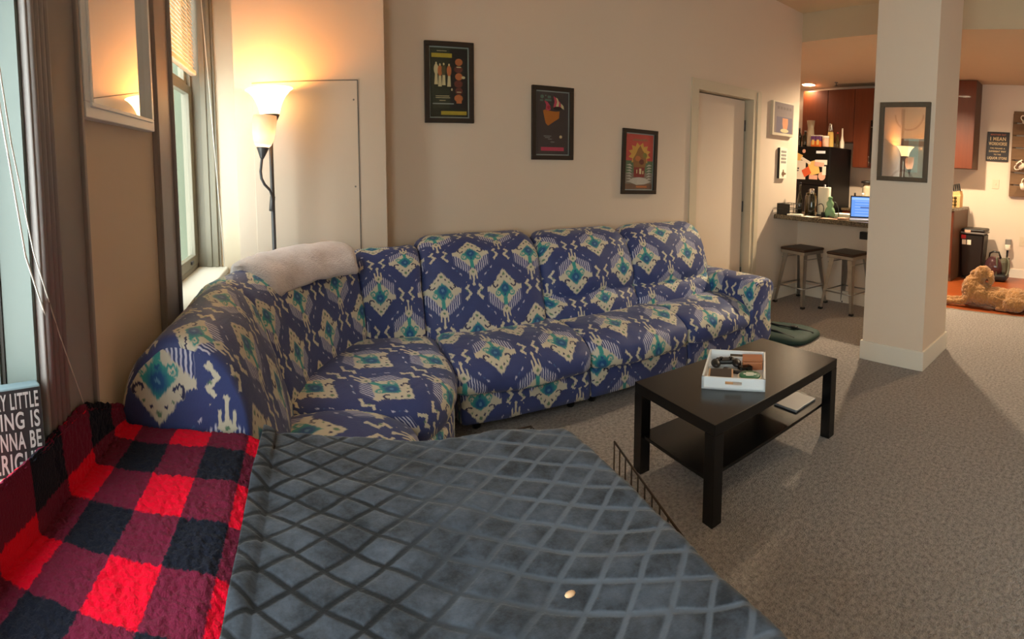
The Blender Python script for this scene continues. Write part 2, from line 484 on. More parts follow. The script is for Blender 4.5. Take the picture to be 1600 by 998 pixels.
# ------------------------------------------------------------------ room shell
ZC, ZK = 3.22, 2.90
XL, YB, XH, XK = -.60, 3.31, 4.80, 7.50
struct('floor', MB().box(-.82, 5.29, -5.0, 3.9, -.1, 0), 'carpet')
struct('floor_kitchen', MB().box(5.29, 7.62, -5.0, 5.6, -.1, -.004).box(4.9, 5.29, 3.9, 5.6, -.1, -.004), 'plank')
struct('trim_1', MB().box(5.275, 5.305, -5.0, 3.31, -.02, .006, .003), 'steel')
struct('ceiling', MB().box(-.82, 4.80, -5.0, 3.45, ZC, ZC + .1), 'ceil')
struct('ceiling_kitchen', MB().box(4.80, 7.62, -5.0, 5.6, ZK, ZK + .42), 'ceil')
DX0, DX1, DZ = 3.19, 3.965, 2.14
struct('wall_back', MB().box(-.80, DX0 - .02, YB, YB + .13, 0, ZC).box(DX1 + .02, XH, YB, YB + .13, 0, ZC).box(DX0 - .02, DX1 + .02, YB, YB + .13, DZ + .02, ZC), 'wall')
struct('wall_bump', MB().box(-.445, .477, 3.10, YB, 0, ZC), 'wall')
N0, N1, F0, F1, SZ, HZ = -1.35, .955, 2.12, 3.285, .795, 2.95
w = MB()
BW = ((-4.6, -3.2), (-2.9, -1.6))  # rear window openings added out of view to raise the room's fill light
for a, b in ((-5.0, BW[0][0]), (BW[0][1], BW[1][0]), (BW[1][1], N0), (N1, F0), (F1, YB)): w.box(-.82, XL, a, b, 0, ZC)
for a, b in ((N0, N1), (F0, F1)) + BW: w.box(-.82, XL, a, b, 0, SZ - .04).box(-.82, XL, a, b, HZ, ZC)
struct('wall_left', w, 'wall')
struct('wall_front', MB().box(-.82, 7.62, -5.1, -5.0, 0, ZC), 'wall')
struct('wall_right', MB().box(XK, XK + .12, -5.0, 5.6, 0, ZC), 'wall')
struct('wall_kitchen', MB().box(4.68, 7.62, 5.5, 5.6, 0, ZC).box(4.68, 4.80, YB + .13, 5.5, 0, ZC), 'wall')
struct('partition_wall', MB().box(4.86, 4.98, 1.78, YB, 0, .910).box(4.80, 4.86, YB, YB + .13, 0, .910), 'wall')
# pillar with its base block
struct('pillar', MB().box(3.455, 4.005, 1.205, 1.70, 0, ZC), 'wall')
struct('baseboard_pillar', MB().box(3.44, 4.02, 1.19, 1.715, 0, .145, .004), 'base')
struct('baseboard_back', MB().box(.48, 3.08, YB - .014, YB, 0, .13).box(4.09, 4.86, YB - .014, YB, 0, .13), 'base')
struct('baseboard_partition', MB().box(4.846, 4.86, 1.78, YB - .014, 0, .13), 'base')
struct('baseboard_right', MB().box(XK - .014, XK, -5.0, 1.86, 0, .13), 'base')
# access panel on the bump wall
p = thing('access_panel', 'flush cream access panel on the lit wall behind the floor lamp', 'panel', (0, 3.10, 0))
MB().box(-.335, .306, -.006, 0, .25, 1.955, .002).build('panel_board', 'wall', p)
MB().box(.306, .312, -.004, 0, .25, 1.96).box(-.335, .306, -.004, 0, 1.955, 1.961).build('panel_edge', 'gray', p)
for z in (1.84, 1.31): MB().lathe([(.006, 0), (.005, .003)], 10, Matrix.Translation((.283, -.006, z)) @ Matrix.Rotation(PI / 2, 4, 'X')).build('screw', 'gray', p)
# door
d = thing('door_1', 'plain cream interior door between sofa arm and small pictures', 'door'); d['kind'] = 'structure'
MB().box(DX0 + .006, DX1 - .035, YB + .075, YB + .115, .01, DZ - .01, .003).build('door_slab', 'wall', d)
MB().box(DX0 - .085, DX0, YB - .016, YB, 0, DZ + .095).box(DX1, DX1 + .11, YB - .016, YB, 0, DZ + .095).box(DX0, DX1, YB - .016, YB, DZ, DZ + .095)\
    .box(DX1 + .05, DX1 + .11, YB - .028, YB - .016, 0, DZ + .08).build('door_casing', 'trimw', d)
MB().box(DX0 - .02, DX0, YB, YB + .13, 0, DZ).box(DX1, DX1 + .02, YB, YB + .13, 0, DZ).box(DX0, DX1, YB, YB + .13, DZ, DZ + .02).build('door_frame', 'trimw', d)
for z in (.36, 1.05, 1.88): MB().cyl((DX1 - .018, YB + .085, z - .055), (DX1 - .018, YB + .085, z + .055), .011).build('hinge', 'lampm', d)
MB().box(DX0 - .02, DX1 + .02, YB + .125, YB + .13, 0, DZ).build('gap_shade_sheet', 'dark', d)  # dark sheet closing the opening, its colour stands in for the gap's shade
MB().box(DX0 + .05, DX0 + .075, YB + .06, YB + .075, 1.97, 1.995).build('coat_hook', 'lampm', d)

# windows
def window(name, y0, y1, label):
    r = thing(name, label, 'window'); r['kind'] = 'structure'
    X0, X1 = -.82, -.755
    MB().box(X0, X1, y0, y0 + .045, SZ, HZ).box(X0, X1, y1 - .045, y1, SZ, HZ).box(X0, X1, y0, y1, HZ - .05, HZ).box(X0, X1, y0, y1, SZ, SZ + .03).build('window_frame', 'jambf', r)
    nb = max(1, round((y1 - y0) / 1.15)); s = MB(); g = MB(); lk = MB()
    for k in range(nb):
        a = y0 + .045 + (y1 - y0 - .09) * k / nb; b = y0 + .045 + (y1 - y0 - .09) * (k + 1) / nb
        for z0, z1, x in ((SZ + .03, 1.99, -.775), (1.96, HZ - .05, -.80)):
            s.box(x - .02, x + .02, a, a + .055, z0, z1, .003).box(x - .02, x + .02, b - .055, b, z0, z1, .003).box(x - .02, x + .02, a + .055, b - .055, z0, z0 + .065, .003).box(x - .02, x + .02, a + .055, b - .055, z1 - .055, z1, .003)
            g.box(x - .002, x + .002, a + .055, b - .055, z0 + .065, z1 - .055)
        lk.box(-.755, -.742, b - .20, b - .15, SZ + .055, SZ + .075, .003)
    s.build('sash', 'jambf', r); g.build('pane', 'glass', r); lk.build('sash_lift', 'lampm', r)
    MB().box(-.82, XL + (.045 if y0 > 1 else .016), y0 - .02, y1 - .001, SZ - .04, SZ, .008).build('window_sill', 'sill', r)
    return r
w1 = window('window_1', N0, N1, 'tall window beside the red plaid blanket')
w2 = window('window_2', F0, F1, 'tall cream window with half lowered blind beside the floor lamp')
for k, (a, b) in enumerate(BW): window('window_%d' % (k + 3), a, b, 'unseen window added behind the viewer for fill light')
# pale linings of the near window (it faces the camera)
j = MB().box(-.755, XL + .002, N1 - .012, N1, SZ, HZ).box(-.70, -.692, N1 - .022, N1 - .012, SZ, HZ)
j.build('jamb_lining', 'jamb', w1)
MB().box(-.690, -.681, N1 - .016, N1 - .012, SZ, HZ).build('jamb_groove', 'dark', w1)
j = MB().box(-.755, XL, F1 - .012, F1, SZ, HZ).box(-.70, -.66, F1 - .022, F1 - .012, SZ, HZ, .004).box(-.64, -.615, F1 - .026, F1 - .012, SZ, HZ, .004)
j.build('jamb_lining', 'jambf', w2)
# casings on the room side
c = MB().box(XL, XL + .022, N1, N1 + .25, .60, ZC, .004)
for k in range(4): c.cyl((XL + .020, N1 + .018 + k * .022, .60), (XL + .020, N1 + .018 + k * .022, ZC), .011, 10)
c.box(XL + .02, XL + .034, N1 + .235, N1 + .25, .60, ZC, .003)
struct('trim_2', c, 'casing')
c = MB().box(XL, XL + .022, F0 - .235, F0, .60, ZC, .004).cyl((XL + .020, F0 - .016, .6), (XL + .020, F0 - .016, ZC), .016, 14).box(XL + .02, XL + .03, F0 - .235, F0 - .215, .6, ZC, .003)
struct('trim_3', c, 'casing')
struct('trim_4', MB().box(-.60, -.46, YB - .018, YB, .6, ZC, .003), 'trimw')
# outside: pale rendered wing of the building seen through the far window, plus an unseen wall added to block sky light
struct('exterior_wall_and_sky_block', MB().box(-7, -.95, 4.6, 4.8, -3, 9).box(-3.2, -3.0, 1.3, 4.6, -3, 3.6), 'outdoor')
# blind of the far window
def blind(label, y0, y1, low):
    bl = thing('venetian_blind', label, 'blind', (0, 0, 0))
    s = MB(); zz = low + .045
    while zz < 2.9:
        s.box(-.018, .018, y0, y1, -.0012, .0012, T=Matrix.Translation((-.728, 0, zz)) @ Matrix.Rotation(math.radians(66), 4, 'Y')); zz += .026
    s.build('slats', 'slat', bl)
    MB().box(-.748, -.708, y0, y1, low, low + .03, .005).build('bottom_rail', 'slat', bl)
    MB().box(-.75, -.705, y0 - .01, y1 + .01, 2.90, 2.945, .003).build('head_rail', 'slat', bl)
    for y in (y0 + .21, y1 - .21): MB().tube([(-.706, y, low + .015), (-.706, y, 2.9)], .0015, 6).build('ladder_cord', 'cord', bl)
blind('cream venetian blind half lowered in the window by the lamp', 2.19, 3.23, 2.055)
blind('venetian blind half lowered in the window beside the plaid blanket', N0 + .07, N1 - .07, 2.0)
blind('venetian blind in the first added fill-light window behind the viewer', BW[1][0] + .07, BW[1][1] - .07, 2.0)
blind('venetian blind in the added fill-light window furthest behind the viewer', BW[0][0] + .07, BW[0][1] - .07, 2.0)
tag(MB().tube([(-.665, 3.235, 2.9), (-.655, 3.235, 2.5), (-.61, 3.23, 1.6), (-.572, 3.225, .80)], .0025, 6).build('blind_cord', 'cord'), 'thin white blind cord hanging by the far window jamb', 'cord')
tag(MB().tube([(-.58, .78, 1.95), (-.58, .84, 1.566), (-.58, .90, 1.264), (-.578, 1.0, 1.038), (-.575, 1.056, .85)], .0022, 6).build('blind_cord', 'cord'), 'white pull cord slanting across the near window, lower one', 'cord')
tag(MB().tube([(-.572, .80, 1.85), (-.572, .86, 1.50), (-.572, .92, 1.27), (-.57, 1.01, 1.06), (-.57, 1.125, .83)], .0018, 6).build('blind_cord', 'cord'), 'thinner white pull cord reaching furthest over the grey casing', 'cord')

# ------------------------------------------------------------------ sofa
SOFA = thing('sectional_sofa', 'large L-shaped sectional sofa in blue ikat slipcovers along two walls', 'sofa')
FLIP = 1
def cushion(name, frame, prof, width, nu, parent, k=.22, rr=.11, m='ikat', u_off=0.0, v_off=0.0, flip=1, bul=.0, wr=.006, seed=0, n=60, useam=None, k2=None):
    """frame(t) -> (rear point, front point, zscale); prof in (f, z)"""
    P, vs = crom([(a, b, 0) for a, b in prof], n)
    cx = sum(p.x for p in P) / n; cz = sum(p.y for p in P) / n
    rings, us = [], []
    ts = []
    for i in range(nu + 1):
        t = i / nu
        ts.append(t)
    e = [0, .004, .012, .025, .045, .075, .11]
    tt = sorted(set([rr * 0 + x / width for x in e] + [1 - x / width for x in e] + [x for x in ts if .13 / width < x < 1 - .13 / width]))
    for t in tt:
        d = min(t, 1 - t) * width
        s = 1.0 if d >= rr else math.sqrt(max(0.0, 1 - (1 - d / rr) ** 2))
        sh = 1 - (k if t < .5 or k2 is None else k2) * (1 - s)
        r, f, zs = frame(t)
        ring = []
        for p in P:
            ff = cx + (p.x - cx) * sh; z = cz + (p.y - cz) * sh
            if bul and p.x > cx: ff += bul * math.sin(PI * t)
            zz = .42 + (z - .42) * zs if z > .42 else z
            c = r.lerp(f, ff); c = V((c.x, c.y, zz))
            if wr:
                nn = noise.noise_vector(c * 4.2 + V((seed, 0, 0))) * wr * 1.6 + noise.noise_vector(c * 13 + V((seed, 3, 0))) * wr * .7
                c = c + nn
            ring.append(c)
        rings.append(ring); us.append(t * width * flip + u_off)
    vs2 = [v * flip + v_off for v in vs]
    return MB().loft(rings, us, vs2).build(name, m, parent)
BK = [(0, .33), (0, .60), (.01, .82), (.09, .935), (.27, .985), (.48, .965), (.66, .885), (.79, .75), (.90, .58), (.99, .43), (.96, .33), (.5, .30)]
BKL = [(0, .33), (0, .58), (.0, .76), (.07, .835), (.19, .905), (.34, .955), (.50, .95), (.66, .89), (.79, .765), (.90, .60), (.99, .43), (.96, .33), (.5, .30)]
BKC = [(0, .33), (0, .60), (.01, .82), (.09, .93), (.27, .98), (.50, .96), (.68, .88), (.80, .76), (.875, .64), (.87, .585), (.83, .57), (.90, .545), (.99, .46), (.97, .34), (.5, .30)]
ST = [(.30, .29), (.32, .40), (.45, .44), (.62, .452), (.76, .44), (.86, .408), (.918, .36), (.935, .30), (.925, .258), (.86, .246), (.60, .24)]
def straight(x0, x1):
    return lambda t: (V((x0 + (x1 - x0) * t, 3.285, 0)), V((x0 + (x1 - x0) * t, 2.80, 0)), 1.0)
def straight_seat(x0, x1, tilt=0.0):
    return lambda t: (V((x0 + (x1 - x0) * t, 3.285, 0)), V((x0 + (x1 - x0) * t, 2.29, 0)), 1.0)
RU = [(.655, 1.45), (1.455, 2.19), (2.195, 2.95)]
for i, (a, b) in enumerate(RU):
    cushion('back_cushion', straight(a, b), BK if i == 0 else BKC, b - a, 26, SOFA, u_off=(.29, .22, .1)[i], v_off=(.09, .43, .36)[i], flip=1 if i == 0 else -1, seed=i * 5 + 1, bul=.07)
for i, (a, b) in enumerate([(.705, 1.515), (1.52, 2.275), (2.28, 2.92)]):
    cushion('seat_cushion', straight_seat(a, b), ST, b - a, 24, SOFA, u_off=(.24, .05, .2)[i], v_off=(.1, .3, .2)[i], flip=-1, seed=i * 7 + 20, bul=.02, rr=.09, k=.16, wr=.009)
FP = [(.02, .065), (.02, .24), (.5, .262), (.93, .25), (.99, .215), (1.0, .17), (.985, .158), (1.0, .145), (.99, .085), (.95, .065), (.5, .06)]
for i, (a, b) in enumerate([(.745, 1.525), (1.535, 2.29), (2.30, 2.92)]):
    cushion('footrest_panel', (lambda a, b: lambda t: (V((a + (b - a) * t, 3.1, 0)), V((a + (b - a) * t, 2.405, 0)), 1.0))(a, b), FP, b - a, 12, SOFA, u_off=.1 + i * .13, v_off=.17 + .2 * i, flip=-1, rr=.03, k=.05, wr=.004, seed=40 + i)
# right arm
def arm():
    pr = [(-.13, .07), (-.13, .40), (-.135, .50), (-.10, .572), (-.02, .592), (.07, .585), (.125, .555), (.14, .50), (.118, .46), (.115, .30), (.115, .07)]
    P, vs = crom([(a, b, 0) for a, b in pr], 48)
    rings, us = [], []
    for y in (2.372, 2.374, 2.382, 2.40, 2.43, 2.5, 2.6, 2.7, 2.8, 2.9, 3.0, 3.1, 3.2, 3.27):
        d = max(0, y - 2.372); s = 1 if d > .05 else math.sqrt(max(0, 1 - (1 - d / .05) ** 2)); sh = 1 - .12 * (1 - s)
        rings.append([V((3.045 + p.x * sh, y, .33 + (p.y - .33) * sh)) + noise.noise_vector(V((p.x * 5, y * 5, p.y * 5))) * .007 for p in P]); us.append(y)
    return MB().loft(rings, us, [v + .12 for v in vs]).build('armrest', 'ikat', SOFA)
arm()
# corner wedge backs
KA = [((-.555, 2.09), (-.10, 2.03)), ((-.47, 2.46), (-.01, 2.30)), ((-.24, 2.80), (.12, 2.55)), ((-.02, 2.98), (.24, 2.74)), ((.20, 3.06), (.31, 2.82))]
KB = [((.215, 3.065), (.315, 2.82)), ((.42, 3.085), (.44, 2.815)), ((.66, 3.17), (.65, 2.80))]
def pathframe(K, zs):
    R, _ = crom([(a[0], a[1], 0) for a, b in K], 40, False); Fp, _ = crom([(b[0], b[1], 0) for a, b in K], 40, False)
    def fr(t):
        x = t * 40; i = min(39, int(x)); f = x - i
        return R[i].lerp(R[i + 1], f), Fp[i].lerp(Fp[i + 1], f), zs
    return fr
cushion('back_cushion', pathframe(KA, .925), BK, 1.12, 34, SOFA, u_off=.31, v_off=.28, seed=60, rr=.09, k=.14)
cushion('back_cushion', pathframe(KB, .915), BK, .43, 16, SOFA, u_off=.31, v_off=.16, seed=70, rr=.06, k=.12, flip=-1)
def pad(outline, prof, name, uo, seed, rot=0.0):
    O, _ = crom([(x, y, 0) for x, y in outline], 72)
    c = sum(O, V((0, 0, 0))) / 72
    mb = MB(); vv = []
    for s, z in prof:
        row = []
        for p in O:
            q = c + (p - c) * s; q = V((q.x, q.y, z)); row.append(mb.b.verts.new(q + noise.noise_vector(q * 5 + V((seed, 0, 0))) * .010))
        vv.append(row)
    R = Matrix.Rotation(rot, 3, 'Z')
    def uvof(v, z):
        q = R @ v.co; d = (v.co - c).xy; e = d.normalized() * (.45 - z) if d.length > 0 else V((0, 0))
        e = R @ V((e.x, e.y, 0)); return (q.x + e.x + uo, q.y + e.y + uo)
    for i in range(len(vv) - 1):
        for j in range(72):
            k = (j + 1) % 72
            f = mb.b.faces.new((vv[i][j], vv[i][k], vv[i + 1][k], vv[i + 1][j])); f.smooth = True
            for l in f.loops: l[mb.uv].uv = uvof(l.vert, l.vert.co.z)
    top = mb.b.faces.new(vv[-1]); top.smooth = True
    for l in top.loops: l[mb.uv].uv = uvof(l.vert, l.vert.co.z)
    mb.b.faces.new(list(reversed(vv[0])))
    return mb.build(name, 'ikat', SOFA)
WO = [(-.20, 2.05), (.10, 1.98), (.42, 1.985), (.555, 2.06), (.66, 2.22), (.71, 2.42), (.70, 2.62), (.68, 2.88), (.30, 2.90), (.02, 2.66), (-.12, 2.35)]
pad(WO, [(.90, .24), (.965, .27), (.995, .31), (1.0, .35), (.985, .385), (.94, .415), (.87, .435), (.75, .447), (.55, .452), (.3, .455), (.08, .456)], 'seat_cushion', .07, 3, -.78)
pad(WO, [(.9, .06), (.955, .065), (.965, .10), (.965, .22), (.94, .245), (.3, .25)], 'base', .2, 5, -.78)
# near (left) unit
def leftf(y0, y1, xr, xf): return lambda t: (V((xr, y0 + (y1 - y0) * t, 0)), V((xf, y0 + (y1 - y0) * t, 0)), 1.0)
cushion('back_cushion', leftf(1.355, 2.10, -.578, -.10), BKL, .745, 26, SOFA, u_off=.13, v_off=.36, seed=80, bul=.03, k=.07, rr=.05, k2=.22, wr=.008)
cushion('seat_cushion', leftf(1.365, 1.985, -.57, .475), ST, .62, 20, SOFA, u_off=.05, v_off=.33, seed=90, rr=.09, k=.16, wr=.008, flip=-1)
cushion('footrest_panel', leftf(1.375, 1.98, -.45, .40), FP, .6, 10, SOFA, seed=95, rr=.03, k=.05, wr=.004, flip=-1)
for x, y in ((.86, 2.52), (1.45, 2.52), (1.6, 2.52), (2.2, 2.52), (2.4, 2.52), (3.0, 2.52), (.86, 3.1), (3.0, 3.1), (.3, 1.5), (-.4, 1.5), (.5, 2.25)):
    MB().lathe([(.022, 0), (.026, .02), (.02, .075)], 12, Matrix.Translation((x, y, 0))).build('foot', 'blackpl', SOFA)

# fleece throw folded on the corner back
def throw():
    ctr = [V((-.335, 2.40, .945)), V((-.22, 2.59, .962)), V((-.06, 2.74, .974)), V((.08, 2.83, .976)), V((.21, 2.895, .962))]
    C, L = crom(ctr, 30, False); pr = [(-.09, -.10), (-.115, -.04), (-.095, .01), (-.05, .028), (.04, .030), (.11, .005), (.165, -.06), (.185, -.115), (.165, -.125), (.06, -.04), (-.05, -.035)]
    P, vs = crom([(a, b, 0) for a, b in pr], 44)
    rings = []; us = []
    for i, c in enumerate(C):
        d = (C[min(i + 1, 30)] - C[max(0, i - 1)]); d.z = 0; d.normalize(); side = V((d.y, -d.x, 0))
        t = i / 30; e = min(t, 1 - t) * .9; s = 1 if e > .07 else math.sqrt(max(.0, 1 - (1 - e / .07) ** 2)); s = .55 + .45 * s
        rings.append([c + side * p.x * s + V((0, 0, p.y * s)) + noise.noise_vector((c + side * p.x) * 11 + V((0, 0, p.y * 9))) * .013 for p in P]); us.append(L[i])
    o = MB().loft(rings, us, vs).build('throw_blanket', 'fleece')
    return tag(o, 'fluffy pinkish grey fleece throw folded over the sofa corner back', 'blanket')
throw()

# ------------------------------------------------------------------ crate and blankets
CR = thing('dog_crate', 'wire dog crate under the grey blanket with side door ajar', 'crate')
CX0, CX1, CY0, CY1, CZ = -.50, .60, .12, 1.27, .672
def wirewall(axis, c, a0, a1, z0, z1, step, r=.0022):
    m_ = MB()
    def P(a, z): return (c, a, z) if axis == 'X' else (a, c, z)
    n = int((a1 - a0) / step)
    for i in range(n + 1): m_.tube([P(a0 + (a1 - a0) * i / n, z0), P(a0 + (a1 - a0) * i / n, z1)], r, 5)
    for z in (z0, (z0 + z1) / 2, z1): m_.tube([P(a0, z), P(a1, z)], r * 1.3, 5)
    return m_
wirewall('X', CX0, CY0, CY1, .02, CZ, .05).build('side_panel', 'steelw', CR)
wirewall('X', CX1, CY0, .55, .02, CZ, .05).build('side_panel', 'steelw', CR)
wirewall('Y', CY0, CX0, CX1, .02, CZ, .05).build('end_panel', 'steelw', CR)
wirewall('Y', CY1, CX0, CX1, .02, CZ, .05).build('end_panel', 'steelw', CR)
tp = MB()
for i in range(24): tp.tube([(CX0 + (CX1 - CX0) * i / 23, CY0, CZ), (CX0 + (CX1 - CX0) * i / 23, CY1, CZ)], .0022, 5)
for i in range(5): tp.tube([(CX0, CY0 + (CY1 - CY0) * i / 4, CZ), (CX1, CY0 + (CY1 - CY0) * i / 4, CZ)], .003, 5)
tp.build('top_panel', 'steelw', CR)
MB().box(CX0 + .01, CX1 - .01, CY0 + .01, CY1 - .01, .008, .03, .005).build('tray', 'blackpl', CR)
dm = MB(); A, B = V((.675, .575, 0)), V((.817, 1.16, 0))
nd = 14
for i in range(nd + 1):
    p_ = A.lerp(B, i / nd); dm.tube([(p_.x, p_.y, .06), (p_.x, p_.y, .62)], .0022, 6)
for z in (.06, .34, .62): dm.tube([(A.x, A.y, z), (B.x, B.y, z)], .0032, 6)
dm.build('door', 'steelw', CR)

def tilemask(x, y):
    p, q = (x - .005) / GX + y / GY, (x - .005) / GX - y / GY
    g = min(abs((p % 1) - .5), abs((q % 1) - .5)); return max(0, min(1, (g - .05) / .09))
def graycloth():
    NU, NV = 200, 260
    def fn(i, j):
        xa = -.152 + (.80 + .17) * i; ya = -.12 + (1.48 + .12) * j          # flat cloth coordinates
        xr = .655 - .02 * math.sin(ya * 5) - .045 * max(0, .75 - ya)
        yf = 1.372 - .185 * max(0, (xa + .15) / .8) + .012 * math.sin(xa * 16)
        h = .702 + .010 * noise.noise(V((xa * 3.2, ya * 3.2, 1))) + .007 * noise.noise(V((xa * 8, ya * 8, 5)))
        h += .0022 * tilemask(xa, ya) + .012 * noise.noise(V((xa * 11 + ya * 5, ya * 9, 9))) * math.exp(-max(0, xa + .15) / .10) * 1.3
        x, y, z = xa, ya, h
        r = .022
        if xa > xr - r:
            t = (xa - xr + r); ang = min(t / r, PI / 2); x = xr - r + r * math.sin(ang); z = h - r * (1 - math.cos(ang)) - max(0, t - r * PI / 2)
            x += .006 * math.sin(ya * 30) * min(1, t * 8)
        if ya > yf - r:
            t = (ya - yf + r); ang = min(t / r, PI / 2); y = yf - r + r * math.sin(ang); z = z - r * (1 - math.cos(ang)) - max(0, t - r * PI / 2)
        if xa < -.115:
            e = (-.115 - xa) / .037; x += .004 * math.sin(ya * 9 + 1) - .024 * max(0, 1.25 - ya) + .004; z += .010 * math.sin(min(1, e) * PI * .6) + .006
        return V((x, y, z))
    mb = MB().grid(fn, NU, NV, lambda i, j: (-.152 + .97 * i, -.12 + 1.60 * j))
    o = mb.build('grey_blanket', 'minky'); md = o.modifiers.new('thickness', 'SOLIDIFY'); md.thickness = .005; md.offset = -1
    return tag(o, 'charcoal grey blanket with embossed diamond pattern spread over the wire crate', 'blanket')
graycloth()
def plaidcloth():
    NU, NV = 210, 500
    def fn(i, j):
        xa = -.135 - .66 * i; ya = -.12 + 1.60 * j
        x, y, z = xa, ya, .700 - .016 * max(0, min(1, (xa + .20) / .04))
        k = xa + .545
        if k < 0:                                   # rises against the sill and rolls over
            s_ = -k; tf = max(0, min(1, (1.33 - ya) / .22)); hh = .055 + .10 * tf
            q_ = min(s_ / .145, 1)
            z = .700 + hh * (1 - math.cos(q_ * PI)) / 2
            x = -.545 - .018 * q_
            e_ = max(0, s_ - .145); cw = .014 + .03 * max(0, min(1, (.90 - ya) / .1))
            if ya > .88: e_ = min(e_, .012)
            x -= min(e_, cw) * (1 if ya < .88 else .4); z -= e_ * .9
        yf = 1.348
        r = .03
        if ya > yf - r:
            t = ya - yf + r; ang = min(t / r, PI / 2); y = yf - r + r * math.sin(ang); z = z - r * (1 - math.cos(ang)) - max(0, t - r * PI / 2)
        vd = noise.voronoi(V((xa * 125, ya * 125, 0)) + noise.noise_vector(V((xa * 70, ya * 70, 4))) * .9)[0][0]
        f = .0044 * (1 - min(1, vd * 1.2) ** 2) + .0035 * noise.noise(V((xa * 75, ya * 75, 1))) + .007 * noise.noise(V((xa * 5, ya * 5, 3))) + .004 * noise.noise(V((xa * 17, ya * 17, 8)))
        if k < 0 and ya > .93 and x < -.53: return V((x + f, y, z))
        return V((x, y, z + f))
    mb = MB().grid(fn, NU, NV, lambda i, j: (-.135 - .66 * i + PLX, -.12 + 1.6 * j + PLY))
    o = mb.build('plaid_blanket', 'plaid', fix=True); md = o.modifiers.new('thickness', 'SOLIDIFY'); md.thickness = .008; md.offset = -1
    return tag(o, 'fluffy red and black buffalo plaid blanket by the window', 'blanket')
PLX, PLY = .340 + .205 * .5, -.77 + .272 * 3.5
plaidcloth()
tag(MB().ball((0, 0, 0), (.010, .006, .004), seg=10).build('biscuit_crumb', 'kraft'), 'small tan biscuit crumb lying on the grey blanket', 'crumb').location = (.392, .677, .716)
for x, y, s in ((.331, 1.208, .006), (.367, .932, .004), (.18, .848, .005)):
    pass

# ------------------------------------------------------------------ coffee table and what is on it
CT = thing('coffee_table', 'black rectangular coffee table with lower shelf on the carpet', 'table', (1.388, 1.296, 0))
TW, TD, TH = .947, .517, .426
MB().box(0, TW, 0, TD, TH - .048, TH, .003).build('tabletop', 'blackwood', CT)
for x in (0, TW - .055):
    for y in (0, TD - .055): MB().box(x, x + .055, y, y + .055, 0, TH - .048, .002).build('leg', 'blackwood', CT)
MB().box(.012, TW - .012, .045, TD - .03, .172, .188, .002).build('shelf', 'blackwood', CT)
tag(MB().box(-.095, .095, -.072, .072, 0, .012, .004).build('tablet', 'tablet'), 'flat grey tablet lying on the lower shelf of the coffee table', 'tablet').location = (2.19, 1.462, .188)
ang = math.radians(-51.7)
TR = thing('serving_tray', 'white wooden tray with cut-out handles on the coffee table', 'tray', (1.813, 1.566, TH), ang)
W2, D2, H2 = .145, .178, .056
MB().box(-W2, W2, -D2, D2, 0, .008).build('tray_base', 'white', TR)
def slotwall(y0, y1):
    return MB().box(-W2, W2, y0, y1, 0, .024).box(-W2, W2, y0, y1, .040, H2).box(-W2, -.038, y0, y1, .024, .040).box(.038, W2, y0, y1, .024, .040)
slotwall(-D2, -D2 + .009).build('handle_wall', 'white', TR); slotwall(D2 - .009, D2).build('handle_wall', 'white', TR)
MB().box(-W2, -W2 + .009, -D2, D2, 0, H2).build('side_wall', 'white', TR); MB().box(W2 - .009, W2, -D2, D2, 0, H2).build('side_wall', 'white', TR)
TM = Matrix.Translation((1.813, 1.566, TH + .008)) @ Matrix.Rotation(ang, 4, 'Z')
def ontray(o, x, y, rz=0.0, z=0.0):
    p_ = TM @ V((x, y, z)); o.location = p_; o.rotation_euler = (0, 0, ang + rz); return o
t = thing('coaster', 'square dark slate coaster block with pale wooden rim in the white tray', 'coaster'); ontray(t, -.065, -.085, .06)
MB().box(-.058, .058, -.058, .058, 0, .030, .003).build('rim', 'ww', t); MB().box(-.050, .050, -.050, .050, .026, .0325).build('slate', 'slate', t)
t = thing('trinket_dish', 'round green lidded dish with white rim in the white tray', 'dish'); ontray(t, .072, -.095)
MB().lathe([(.042, 0), (.055, .010), (.060, .026), (.056, .030)], 32).build('dish', 'mug', t)
MB().lathe([(.050, .029), (.050, .034), (.044, .037), (.01, .038)], 32).build('lid', 'tin', t)
MB().box(-.03, .03, -.004, .004, .0375, .040).box(-.018, .018, .012, .017, .0375, .040).box(-.018, .018, -.018, -.013, .0375, .040).build('lid_marking', 'whitep', t)
t = thing('wooden_box', 'orange brown wooden box in the far corner of the white tray', 'box'); ontray(t, .080, .085, .05)
MB().box(-.05, .05, -.04, .04, 0, .040, .004).build('body', 'brownw', t); MB().box(-.05, .05, -.04, .04, .042, .052, .003).build('lid', 'brownw', t)
t = thing('game_controller', 'black game controller in the back of the white tray', 'controller'); ontray(t, -.055, .085, .2)
MB().box(-.05, .05, -.022, .03, .012, .036, .010).ball((-.052, -.02, .022), (.024, .042, .018)).ball((.052, -.02, .022), (.024, .042, .018)).build('shell', 'blackpl', t)
for x in (-.024, .024): MB().lathe([(.005, .034), (.005, .042), (.010, .044), (.009, .048)], 14, Matrix.Translation((x, -.008, 0))).build('thumb_stick', 'blackgl', t)
t = thing('remote_control', 'slim black remote lying across the middle of the white tray', 'remote'); ontray(t, .01, .0, -.25)
MB().box(-.075, .06, -.016, .016, 0, .016, .004).build('remote_body', 'blackpl', t); MB().box(-.05, .04, -.009, .009, .016, .0175).build('buttons', 'gray', t)
t = thing('eyeglasses_case', 'small black case tucked between dish and wooden box', 'case'); ontray(t, .045, .022, .5)
MB().box(-.035, .035, -.02, .02, 0, .030, .008).build('case_body', 'blackgl', t)

